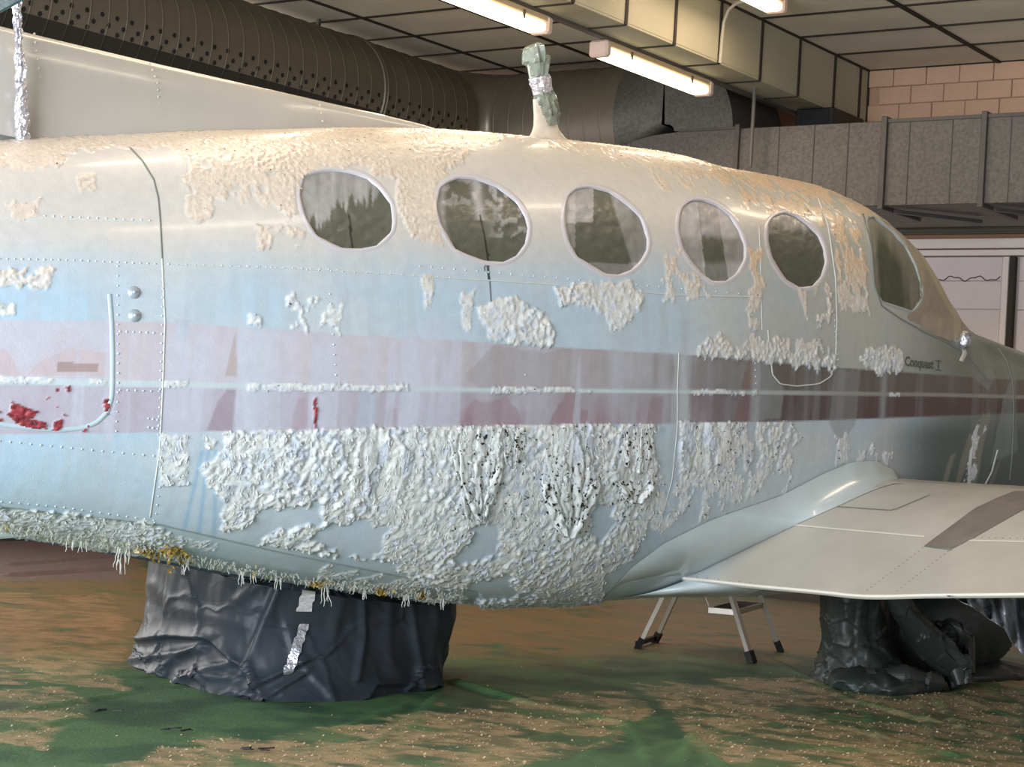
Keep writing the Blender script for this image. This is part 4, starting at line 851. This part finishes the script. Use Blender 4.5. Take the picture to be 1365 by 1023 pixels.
# wrapped tailplane edge over the top left corner
tp = [(-70, -60), (64, -60), (40, -4), (36, 1), (1, 20), (-12, 24), (-70, 52)]
Pn = [np.array([0, 0, HC]) + ray(*q)*5.0 for q in tp]; bk_ = [p + np.array([FH[0]*.4, FH[1]*.4, .42]) for p in Pn]; n = len(tp)
tpo = mesh_np('tailplane', np.array(Pn + bk_), [tuple(range(n)), tuple(range(2*n-1, n-1, -1))] + [(i, i+n, (i+1) % n + n, (i+1) % n) for i in range(n)], mat('dark_teal_wrap', srgb(52,70,70), .35, var=.15, vscale=9, bump=.3, bscale=20), plane, smooth=False)
md = tpo.modifiers.new('round', 'BEVEL'); md.width = .012; md.segments = 2
tpo['label'] = 'dark teal wrapped tailplane edge over the fin'
for f in (.5,):
    a = Pn[3]*(1-f) + bk_[3]*f; b = Pn[5]*(1-f) + bk_[5]*f; MB().tube([a + np.array([0,0,-.002]), (a+b)/2 + np.array([0,0,-.004]), b + np.array([0,0,-.002])], .008, 6).build('wrap_fold', mat('pale_teal', srgb(120,140,138), .3), tpo, True)
def on_o(x, y, o): r = ray(x, y); k = (o + OO @ VV)/(r[:2] @ VV); return np.array([0, 0, HC]) + r*k
# crumpled foil mast on the rear fuselage
m_foil = mat('crumpled_foil', srgb(206,204,214), .3, metal=.75, var=.15, vscale=50, bump=.8, bscale=70)
def crumple_tube(name, pts, rad, m, parent, amp=.004, n=18, cell=.02, seed=0):
    Pq = np.asarray(pts, float); k = max(24, int(np.linalg.norm(Pq[-1] - Pq[0])/.008)); u = np.linspace(0, 1, len(Pq)); uu = np.linspace(0, 1, k); Pc = np.stack([np.interp(uu, u, Pq[:, i]) for i in range(3)], 1); Rr = np.interp(uu, u, rad)
    d = np.gradient(Pc, axis=0); d /= np.linalg.norm(d, axis=1, keepdims=True); e1 = np.cross(d, (.2, .97, .1)); e1 /= np.linalg.norm(e1, axis=1, keepdims=True); e2 = np.cross(d, e1); a = np.linspace(0, 2*math.pi, n+1)[:-1]
    zl = np.repeat(uu[:, None]*np.linalg.norm(Pq[-1] - Pq[0]), n, 1); ang = np.repeat(a[None], k, 0); per = np.cos(ang)*Rr.mean()*1.5 + 3*np.sin(ang)*Rr.mean()
    f1, f2, r0, r1, r2, dx, dy = worley(per/cell + seed, zl/cell); h = amp*((r0 - .5)*3*dx + (r1 - .5)*3*dy + r2 - .5)
    V = Pc[:, None] + (Rr[:, None] + h)[..., None]*(np.cos(ang)[..., None]*e1[:, None] + np.sin(ang)[..., None]*e2[:, None])
    V = np.concatenate([V.reshape(-1, 3), Pc[:1], Pc[-1:]]); Fq = [tuple(q) for q in grid_faces(k, n, True)] + [(k*n, (i+1) % n, i) for i in range(n)] + [(k*n+1, (k-1)*n + i, (k-1)*n + (i+1) % n) for i in range(n)]
    return mesh_np(name, V, Fq, m, parent, smooth=False)
fm = crumple_tube('foil_mast', [on_o(30,190,.10), on_o(29,140,.10), on_o(27,90,.10), on_o(24,40,.10), on_o(22,0,.10)], [.024, .020, .016, .013, .017], m_foil, plane, .005)
fm['label'] = 'thin mast wrapped in crumpled silver foil at the left edge'
# masked antenna on the crown
an = mesh_np('antenna_base', np.concatenate([[loc(.225 + dz_s + r*math.cos(a), .35*r*math.sin(a), z) for a in np.linspace(0, 2*math.pi, 25)[:-1]] for z, r, dz_s in ((2.06,.12,.02),(2.105,.105,.016),(2.125,.078,.0),(2.15,.06,-.012),(2.19,.052,-.022),(2.25,.048,-.035))]), grid_faces(6, 24, True), mat('antenna_paint', srgb(214,204,190), .4, var=.08, vscale=30), plane)
an['label'] = 'upright antenna masked with plastic and foil tape on the fuselage crown'
m_plas = mat('olive_plastic', srgb(122,130,116), .25, var=.25, vscale=22, bump=.5, bscale=40, coat=.3)
crumple_tube('masking_plastic', [on_o(734,167,0), on_o(731,150,0), on_o(727,134,0), on_o(723,118,0)], [.036, .046, .044, .036], m_plas, an, .008, 22, .04)
crumple_tube('foil_tape', [on_o(724,124,0), on_o(721,112,0), on_o(718.5,102,0)], [.040, .042, .040], m_foil, an, .004, 22, .025)
crumple_tube('plastic_hood', [on_o(719,104,0), on_o(717,95,0), on_o(715,82,0), on_o(713,70,0), on_o(712,62,0), on_o(711,59,0)], [.034, .042, .052, .052, .042, .022], mat('grey_green_plastic', srgb(140,150,140), .22, var=.2, vscale=16, bump=.4, bscale=30, coat=.3), an, .012, 22, .05)
# foil covered probe and its streak under the windscreen corner
pp, pn_ = hullsurf([(1281, 455)]); 
V = []; 
for i in range(9):
    th = math.pi*i/8
    for k in range(14):
        a = 2*math.pi*k/14; r = .030*(1 + .12*math.sin(5*a + i)); V.append(pp[0] + pn_[0]*.016 + r*np.array([math.sin(th)*math.cos(a)*.9, math.sin(th)*math.sin(a)*.9, math.cos(th)*1.25]))
mesh_np('wrapped_probe', np.array(V), grid_faces(9, 14, True), m_foil, plane)['label'] = 'small foil wrapped probe below the windscreen corner'
ribbon('pale_run', [(1284,464),(1286,472),(1281,482)], 6, .002, m_pale, fus, step=2)

# ------------------------------------------------------------------ masking sheets under the aircraft
m_bag = mat('dark_plastic_sheet', srgb(48,54,61), .46, var=.10, vscale=7, bump=.10, bscale=26, spec=.28)
def loop_pts(L, n, it=2): return smooth_closed(L, n, it)
def sheet(name, rings, zs, n, m, parent, amp, cell, seed, flare=.0, top=True, rows=80, base=.03):
    """closed drape: outlines (local s,o) at heights zs, crumpled into flat facets and folds"""
    R = [loop_pts(r, n, 2) for r in rings]; R = [R[0]] + [np.roll(r, -np.hypot(*(r - R[0][0]).T).argmin(), 0) for r in R[1:]]
    zz = np.linspace(zs[0], zs[-1], rows)**1.0; G = np.stack([np.stack([np.interp(zz, zs, [r[i, k] for r in R]) for k in (0, 1)], -1) for i in range(n)], 1)
    d = np.roll(G, -1, 1) - np.roll(G, 1, 1); nr = np.stack([d[..., 1], -d[..., 0]], -1); nr /= np.linalg.norm(nr, axis=-1, keepdims=True) + 1e-9
    cen = G.mean(1, keepdims=True); nr = nr*np.sign(((G - cen)*nr).sum(-1).mean())
    per = np.cumsum(np.hypot(*(np.roll(G[0], -1, 0) - G[0]).T)); pp_ = np.repeat(per[None], rows, 0); zz2 = np.repeat(zz[:, None], n, 1)
    wz = zz2 + .5*cell*(fbm(pp_*5, zz2*5, seed) - .5); h = 0
    for sc, am in ((1, 1), (.37, .16)):
        c_ = cell*sc; f1, f2, r0, r1, r2, dx, dy = worley((pp_ + .35*wz)/c_ + seed, wz/c_*1.25)
        h = h + am*((r0 - .5)*2.2*dx + (r1 - .5)*2.2*dy + .8*(r2 - .5)*.5 + .55*np.exp(-((f2 - f1)/.07)**2))
    fold = fbm(pp_*11 + 3*np.sin(zz2*5), zz2*1.2, seed + 5, 2) - .5
    q = (zz2 - zs[0])/(zs[-1] - zs[0]); h = amp*(h*(.35 + 1.1*np.exp(-q*3.0)) + 1.3*fold) + flare*np.exp(-q*9)
    G = G + nr*h[..., None]; z3 = zz2 + base*np.exp(-q*6)*(fbm(pp_*7, zz2*9, seed + 8) - .4)
    z3[0] = np.clip(z3[0], .004, .02)
    V = hull_floor(loc(G[..., 0], G[..., 1], np.maximum(z3, .004)), .012).reshape(-1, 3); Fq = grid_faces(rows, n, True)
    if top:
        V = np.concatenate([V, V[-n:].mean(0, keepdims=True)]); k = (rows - 1)*n; ft = [(k + i, k + (i+1) % n, rows*n) for i in range(n)]
        Fq = [tuple(x) for x in Fq] + ft
    return mesh_np(name, V, Fq, m, parent, smooth=True), V, (rows, n)
bl = tag(empty('draped_sheet', tuple(loc(-.6, -.4, 0))), 'large dark grey plastic sheet draped in folds under the rear fuselage', 'plastic sheet')
OUTL = [(-1.02,-.72),(-1.0,-.3),(-.97,.02),(-.86,.15),(-.68,.19),(-.4,.10),(-.08,-.05),(-.02,-.25),(-.10,-.8),(-.6,-1.05),(-.95,-.9)]
OUT2 = [(-1.0,-.70),(-.98,-.3),(-.95,-.0),(-.84,.08),(-.64,.10),(-.38,.06),(-.03,-.02),(.02,-.22),(-.08,-.8),(-.6,-1.0),(-.92,-.88)]
so, Vb, (rw, nn_) = sheet('sheet', [OUTL, OUT2, OUT2], [.006, .25, .52], 420, m_bag, bl, .011, .34, 3, .02, rows=170)
Gb = Vb[:rw*nn_].reshape(rw, nn_, 3); pb = proj(Gb)
def sheet_normals():
    nb = np.cross(np.gradient(Gb, axis=1), np.gradient(Gb, axis=0)); nb /= np.linalg.norm(nb, axis=-1, keepdims=True) + 1e-9
    ce = Gb.mean((0, 1)); return nb*np.sign(((Gb - ce)*nb).sum(-1).mean())
nb_ = sheet_normals(); vis = ((np.array([0, 0, HC]) - Gb)*nb_).sum(-1)
dep = np.zeros((rw, nn_))
for pth, am, wd, kind in [([(368,780),(345,838),(324,893),(336,915)], .030, 7, 's'), ([(164,858),(225,850),(277,853),(323,893)], .026, 6, 's'), ([(190,912),(235,880),(277,856)], .020, 6, 's'), ([(225,915),(262,896),(310,884)], .018, 6, 'r'), ([(168,880),(230,872),(268,866)], .014, 5, 'r'),
    ([(483,800),(484,850),(476,905)], .016, 5, 'r'), ([(544,805),(552,860),(560,918)], .018, 7, 's'), ([(486,942),(502,915),(535,914),(566,921)], .024, 6, 's'), ([(324,926),(360,908),(400,888)], .024, 6, 's'), ([(346,940),(372,922),(404,902)], .020, 6, 's'),
    ([(205,780),(230,810),(330,835)], .008, 9, 'r'), ([(318,800),(350,775),(372,770)], .014, 8, 'r'), ([(410,880),(440,860),(455,800)], .012, 9, 'r'), ([(520,800),(515,850),(525,900)], .010, 9, 'r'), ([(240,900),(300,905),(322,898)], .014, 5, 'r'), ([(380,840),(392,880),(430,920)], .014, 8, 's'), ([(580,812),(578,870),(585,920)], .012, 8, 'r')]:
    Pp = resample(pth, step=2.0); best = np.full((rw, nn_), 1e9); side_ = np.zeros((rw, nn_)); tn = np.gradient(Pp, axis=0); tn /= np.linalg.norm(tn, axis=1, keepdims=True)
    for q, t2 in zip(Pp, tn):
        ddx, ddy = pb[..., 0] - q[0], pb[..., 1] - q[1]; d2 = np.hypot(ddx, ddy); n_ = d2 < best; best = np.where(n_, d2, best); side_ = np.where(n_, ddx*t2[1] - ddy*t2[0], side_)
    front = vis > 0
    if kind == 'r': dep += .8*front*am*np.exp(-(best/wd)**2)
    else: dep += .8*front*am*(np.exp(-(best/wd/2.2)**2)*np.tanh(side_/2.0)*.55 + .35*np.exp(-(best/wd)**2))
Gb = hull_floor(Gb + nb_*dep[..., None], .012); Gb[..., 2] = np.maximum(Gb[..., 2], .004); nb_ = sheet_normals(); pb = proj(Gb); vis = ((np.array([0, 0, HC]) - Gb)*nb_).sum(-1)
so.data.vertices.foreach_set('co', np.concatenate([Gb.reshape(-1, 3), Gb[-1:].mean(1)]).astype(np.float32).ravel()); so.data.update()
def drape_strip(name, path, wpx, m, parent):
    Pp = resample(path, step=4); rows_ = [[], [], []]
    for q in Pp:
        for k, f in enumerate((-.5, 0, .5)):
            dd = (pb[..., 0] - q[0] - wpx*f)**2 + (pb[..., 1] - q[1])**2 + np.where(vis > 0, 0, 1e6) + 400*(pb[..., 2] - pb[..., 2].min())
            i, j = np.unravel_index(dd.argmin(), dd.shape); rows_[k].append(Gb[i, j] + nb_[i, j]*.006)
    return mesh_np(name, np.array(sum(rows_, [])), grid_faces(3, len(Pp)), m, parent, smooth=False)
drape_strip('foil_tape', [(414,782),(404,815)], 20, mat('bright_foil', srgb(226,222,226), .25, metal=.5, bump=.2, bscale=60), bl)
drape_strip('foil_tape', [(405,832),(396,862),(384,898)], 13, m_foil, bl)
drape_strip('foil_tape', [(172,762),(168,790),(162,830)], 7, m_foil, bl)

br = tag(empty('wrapped_bundle', tuple(loc(2.2, .25, 0))), 'dark green grey plastic sheet wrapped round a wheel beneath the wing', 'plastic sheet')
m_bag2 = mat('dark_green_plastic', srgb(44,50,47), .42, var=.12, vscale=7, bump=.10, bscale=26, spec=.32)
sheet('sheet', [[(1.60,.36),(1.66,.56),(1.82,.52),(1.96,.36),(1.92,.16),(1.70,.14)], [(1.57,.33),(1.60,.44),(1.76,.46),(1.92,.36),(1.90,.20),(1.68,.16)], [(1.54,.30),(1.56,.44),(1.72,.46),(1.90,.36),(1.88,.2),(1.66,.16)]], [.006, .2, .56], 120, m_bag2, br, .014, .12, 21, .05)
# the wheel itself under the sheet: a squashed ball of plastic
def blob(name, c, rad, m, parent, amp, cell, seed, n=60, k=40):
    th = np.linspace(.02, math.pi - .02, k); ph = np.linspace(0, 2*math.pi, n+1)[:-1]; T_, P_ = np.meshgrid(th, ph, indexing='ij')
    D = np.stack([np.sin(T_)*np.cos(P_), np.sin(T_)*np.sin(P_), np.cos(T_)], -1); sgn = np.sign(D)*np.abs(D)**.85
    f1, f2, r0, r1, r2, dx, dy = worley(P_*rad[0]/cell + seed, T_*rad[2]/cell + .3*P_); h = amp*((r0-.5)*2.4*dx + (r1-.5)*2.4*dy + .5*np.exp(-((f2-f1)/.08)**2) + (r2 - .5)*.6)
    L = sgn*np.array(rad)*(1 + h[..., None]/max(rad)); V = loc(c[0] + L[..., 0], c[1] + L[..., 1], np.maximum(c[2] + L[..., 2], .005)); V = hull_floor(V, .012).reshape(-1, 3)
    return mesh_np(name, V, grid_faces(k, n, True), m, parent, smooth=True)
blob('wheel_wrap', (2.36, .20, .225), (.40, .26, .225), m_bag2, br, .022, .30, 5, 110, 70)
blob('ground_folds', (1.76, .46, .03), (.24, .20, .075), m_bag2, br, .030, .13, 9, 90, 50)
blob('ground_folds', (2.50, .28, .02), (.36, .20, .06), m_bag2, br, .028, .12, 17, 90, 50)
for pts_, rr in (([(1.72,.50,.46),(1.80,.53,.32),(1.92,.57,.20),(2.03,.62,.10),(2.02,.66,.03)], [.05,.055,.06,.055,.04]), ([(2.02,.50,.20),(2.10,.52,.24),(2.18,.50,.20),(2.16,.56,.06)], [.03,.06,.06,.04]), ([(1.62,.50,.06),(1.74,.60,.07),(1.90,.64,.05)], [.03,.045,.03]), ([(2.3,.44,.04),(2.5,.36,.05),(2.75,.20,.04)], [.03,.04,.02])):
    crumple_tube('rolled_fold', [loc(*p) for p in pts_], rr, m_bag2, br, .016, 30, .15, rr[0]*100)
# silvery sheet hanging from the wing at the right edge
hs = tag(empty('hanging_sheet', tuple(on_o(1340, 850, 1.75))), 'silvery grey plastic strip hanging below the wing at the right edge', 'plastic sheet')
Q1 = resample([(1262,794),(1300,795),(1340,796),(1400,796)], n=40); Q2 = resample([(1290,806),(1316,824),(1338,838),(1352,862),(1400,905)], n=40); rows = []
for f in np.linspace(0, 1, 16):
    q = Q1*(1-f) + Q2*f; rows.append(np.array([on_o(x, y, 1.72 + .05*math.sin(x*.16 + f*2) + .03*math.sin(x*.41 - f*3)) for x, y in q]))
hso = mesh_np('sheet', np.concatenate(rows), grid_faces(16, 40), mat('silver_plastic', srgb(150,152,160), .25, var=.15, vscale=20, metal=.2, bump=.4, bscale=40, coat=.3), hs)
hso.modifiers.new('thick', 'SOLIDIFY').thickness = .002

# ------------------------------------------------------------------ step ladder behind the wing
m_alu = mat('ladder_aluminium', srgb(190,182,172), .35, metal=.6, var=.08, vscale=20); m_foot = mat('black_rubber', srgb(24,22,22), .7)
ft = {k: on_z(*q, .0) for k, q in dict(a=(849,867), b=(872,859), c=(1003,886), d=(1041,871)).items()}
lad = tag(empty('step_ladder', tuple((ft['a'] + ft['d'])/2*np.array([1, 1, 0]))), 'small aluminium folding step ladder standing behind the wing trailing edge', 'ladder')
apx = (ft['a'] + ft['b'] + ft['c'] + ft['d'])/4; 
def legtop(fr, other, w): # legs lean towards the middle of the ladder
    return np.array([0, 0, .78]) + fr*.30 + w*.70
mA, mC = (ft['a'] + ft['b'])/2, (ft['c'] + ft['d'])/2; mid = (mA + mC)/2
tops = {'a': mid + (ft['a'] - mA)*.75 + (mA - mid)*.12, 'b': mid + (ft['b'] - mA)*.75 + (mA - mid)*.12, 'c': mid + (ft['c'] - mC)*.75 + (mC - mid)*.12, 'd': mid + (ft['d'] - mC)*.75 + (mC - mid)*.12}
LEG = {}
for k in 'abcd':
    t = tops[k] + np.array([0, 0, .62]); t = ft[k] + (t - ft[k])*.335/.62; LEG[k] = (ft[k] + np.array([0, 0, .01]), t); d = (t - ft[k])/np.linalg.norm(t - ft[k])
    MB().bar(ft[k] + d*.05, t, .022 if k in 'ab' else .036, .018).build('leg', m_alu, lad); MB().bar(ft[k] + np.array([0, 0, .004]), ft[k] + d*.06, .034 if k in 'ab' else .046, .030).build('rubber_foot', m_foot, lad)
MB().bar(ft['a'] + np.array([0, 0, .03]), ft['b'] + np.array([0, 0, .03]), .02, .02).build('crossbar', m_foot, lad)
def at_h(k, z): a, t = LEG[k]; f = (z - a[2])/(t[2] - a[2]); return a*(1-f) + t*f
for z in (.22,):
    c_, d_2 = at_h('c', z), at_h('d', z); back = (mA - mC)/np.linalg.norm(mA - mC)*.13; V = [c_, d_2, d_2 + back, c_ + back]; V = [v - np.array([0, 0, .012]) for v in V] + [v + np.array([0, 0, .012]) for v in V]
    st_ = MB().add(V, [(3,2,1,0), (4,5,6,7), (0,1,5,4), (1,2,6,5), (2,3,7,6), (3,0,4,7)]).build('step', m_alu, lad)
    Vt = [v + np.array([0, 0, .002]) for v in V[4:]]; cc = sum(Vt)/4; MB().add([cc + (v - cc)*.86 for v in Vt], [(0, 1, 2, 3)]).build('tread', m_foot, st_)
tp_ = [LEG[k][1] for k in 'abdc']; MB().add([p + np.array([0, 0, h]) for h in (-.022, 0) for p in tp_], [(3,2,1,0), (4,5,6,7), (0,1,5,4), (1,2,6,5), (2,3,7,6), (3,0,4,7)]).build('platform', m_alu, lad)
cpts = [at_h('c', .235) + (mA - mC)/np.linalg.norm(mA - mC)*.12, at_h('c', .28) + (mA - mC)*.22, at_h('c', .32) + (mA - mC)*.25]; MB().tube(cpts, .003, 5).build('cord', m_foil, lad)

# ------------------------------------------------------------------ green plastic dust sheet on the floor
gx = np.r_[np.arange(-9.75, -1.1, .02), np.arange(-1.1, 1.2, .1)]; gy = np.r_[np.arange(-.5, 2.5, .1), np.arange(2.5, 10.32, .02)]; GX, GY = np.meshgrid(gx, gy, indexing='ij')
base_p = proj(np.stack([GX, GY, np.zeros_like(GX)], -1)); fx, fy = base_p[..., 0], base_p[..., 1]
Hf = .010*(fbm(GX*1.5, GY*1.5, 100) - .3) + .004*(fbm(GX*7, GY*7, 101) - .5)
ridge = np.zeros_like(GX)
CR = [((838,968),(700,936),14),((838,968),(690,990),10),((838,968),(762,1023),10),((838,968),(868,1030),10),((838,968),(905,958),9),((838,968),(850,930),8),((925,985),(840,1012),10),((925,985),(902,1030),12),((925,985),(965,1030),12),((925,985),(935,950),8),((925,985),(1010,968),10),((925,985),(880,1030),9),
  ((1145,940),(1000,868),14),((1145,940),(1050,905),10),((1145,940),(1185,1000),9),((1145,940),(1260,968),12),((1145,940),(1365,990),12),((1145,940),(1110,965),8),((1260,930),(1365,905),10),((1250,935),(1300,990),12),((1270,930),(1365,965),10),((1230,940),(1250,1000),10),((1300,915),(1365,945),12),
  ((590,925),(478,1015),10),((585,930),(528,1000),8),((600,910),(725,946),22),((560,935),(420,985),8),((0,905),(330,904),10),((0,955),(185,925),12),((0,985),(120,955),8),((0,845),(160,838),10),((1010,880),(880,845),10),((905,930),(1080,985),10),((1040,1000),(1365,1010),10),((960,940),(1180,965),8),((1060,955),(1330,1023),10),
  ((0,800),(150,795),10),((0,872),(160,860),8),((620,850),(840,905),10),((640,880),(800,895),8),((700,1000),(840,985),8),((0,770),(170,758),30),((0,755),(160,742),24)]
for a, b, mm in CR:
    A, B = on_z(*a, 0)[:2], on_z(*b, 0)[:2]; dv = B - A; L = np.hypot(*dv); u = ((GX - A[0])*dv[0] + (GY - A[1])*dv[1])/L**2; w = ((GX - A[0])*dv[1] - (GY - A[1])*dv[0])/L + .03*(fbm(GX*4, GY*4, 130) - .5)
    wd = .009 + .0005*mm; g = np.exp(-(w/wd)**2)*sstep(-.05, .08, u)*sstep(1.05, .8, u); ridge = np.maximum(ridge, g*min(mm, 16)/14); Hf = Hf + .0007*mm*g - .0003*mm*np.exp(-((w - 2.2*wd)/wd/1.5)**2)*sstep(-.05, .08, u)*sstep(1.05, .8, u)
n1 = fbm(GX*1.6, GY*1.6, 110); n2 = fbm(GX*6, GY*6, 111); n3 = fbm(GX*24, GY*24, 112, 3); mixc = lambda A, B, f: A*(1 - f[..., None]) + B*f[..., None]
c = mixc(srgb(52,84,58)*np.ones(GX.shape)[..., None], srgb(82,116,74), np.clip(sstep(.35, .65, n2) + .3*sstep(950, 1023, fy), 0, 1))
c = mixc(c, srgb(104,148,90), .5*np.clip(ridge, 0, 1))  # highlights along the creases painted into the green
far_br = sstep(905, 865, fy + 50*(n1 - .5) + 24*(n2 - .5))*sstep(.30, .46, n2 + .10*(fy < 860)); far_br *= 1 - .8*sstep(812, 795, fy)*(fx > 600)
c = mixc(c, srgb(118,92,62), .9*far_br)
c = mixc(c, srgb(84,92,58), .6*sstep(.5, .6, fbm(GX*2, GY*9, 117))*far_br)
sand = np.zeros_like(GX)
for P in ([(860,925),(1000,905),(1365,895),(1365,1040),(1000,1040),(930,1010),(880,960)], [(180,1000),(420,975),(700,930),(840,925),(850,970),(700,1040),(120,1040)], [(-60,925),(95,925),(120,960),(60,1000),(-60,990)], [(-60,790),(160,800),(165,925),(-60,905)]):
    sand = np.maximum(sand, inpoly(P, fx + 50*(n2 - .5) + 60*(n1 - .5), fy + 34*(n2 - .5)).astype(float))
gap = sstep(.46, .38, fbm(GX*5 + GY*2, GY*11 - GX*3, 119, 3)); sand *= (1 - .85*gap)*(.45 + .55*sstep(.38, .5, n3)); sand *= 1 - .75*np.clip(ridge, 0, 1)
c = mixc(c, srgb(182,156,118), .92*sand*sstep(860, 905, fy)); c = mixc(c, srgb(150,116,84), .7*sand*sstep(905, 860, fy))
c = mixc(c, srgb(112,94,94), .9*sstep(182, 150, fx + 40*(n2 - .5))*sstep(782, 768, fy + 10*(n2-.5)))
c = c*(.86 + .28*n3[..., None])
m_gs = mat('green_dust_sheet', attr='Col', rough=.55, var=.10, vscale=30, bump=.25, bscale=90)
gs = mesh_np('dust_sheet', np.stack([GX, GY, Hf + .006 - .001], -1).reshape(-1, 3), grid_faces(*GX.shape), m_gs, None, col=c.reshape(-1, 3))
tag(gs, 'wrinkled green plastic dust sheet covering the whole floor, strewn with dust', 'dust sheet')
mb = []; FQ = []; nv = 0; cand = np.argwhere((fx > -20) & (fx < 1385) & (fy > 880) & (fy < 1035)); w_ = sand[cand[:,0], cand[:,1]]*(.3 + sstep(870,960,fy[cand[:,0], cand[:,1]])) + .012; FCc = []
for ci in rng.choice(len(cand), 8000, p=w_/w_.sum()):
    i, j = cand[ci]; p = np.array([GX[i, j] + rng.uniform(-.01, .01), GY[i, j] + rng.uniform(-.01, .01), Hf[i, j] + .0075]); r = rng.uniform(.0015, .005); a = rng.uniform(0, 6.3); e = np.array([math.cos(a), math.sin(a), rng.normal(0, .25)])*r; g = np.array([-math.sin(a), math.cos(a), rng.normal(0, .25)])*r*rng.uniform(.3, .8)
    mb += [p - e - g, p + e - g, p + e*.8 + g + np.array([0, 0, r*.5]), p - e + g]; FQ.append((nv, nv+1, nv+2, nv+3)); nv += 4; FCc += [srgb(192,170,136)*rng.uniform(.6, 1.1)]*4
ch = mesh_np('paint_chips', np.array(mb), np.array(FQ), mat('fallen_chip', attr='Col', rough=.6), None, col=np.clip(np.array(FCc), 0, 1), smooth=False)
tag(ch, 'small beige chips of stripped paint scattered over the dust sheet', 'paint chips', kind='stuff')
for (x, y), lb in (((138,949), 'black scrap of tape lying on the green sheet nearest the draped sheet'), ((237,976), 'black scrap of tape in the middle of three on the green sheet'), ((343,1000), 'longest black scrap of tape near the bottom edge of the sheet')):
    p = on_z(x, y, .012); MBx = MB(); d_3 = RH*.045
    for q in range(5):
        a = p + np.array([*(RH*rng.uniform(-.05, .05)), 0]) + np.array([*(FH*rng.uniform(-.012, .012)), rng.uniform(0, .006)]); MBx.bar(a, a + np.array([*(RH*rng.uniform(.02, .05) + FH*rng.uniform(-.02, .02)), .004]), .010, .003)
    tag(MBx.build('tape_scrap', m_black), lb, 'tape scrap')
print('tris', sum(len(o.data.polygons) for o in COL.objects if o.type == 'MESH'))
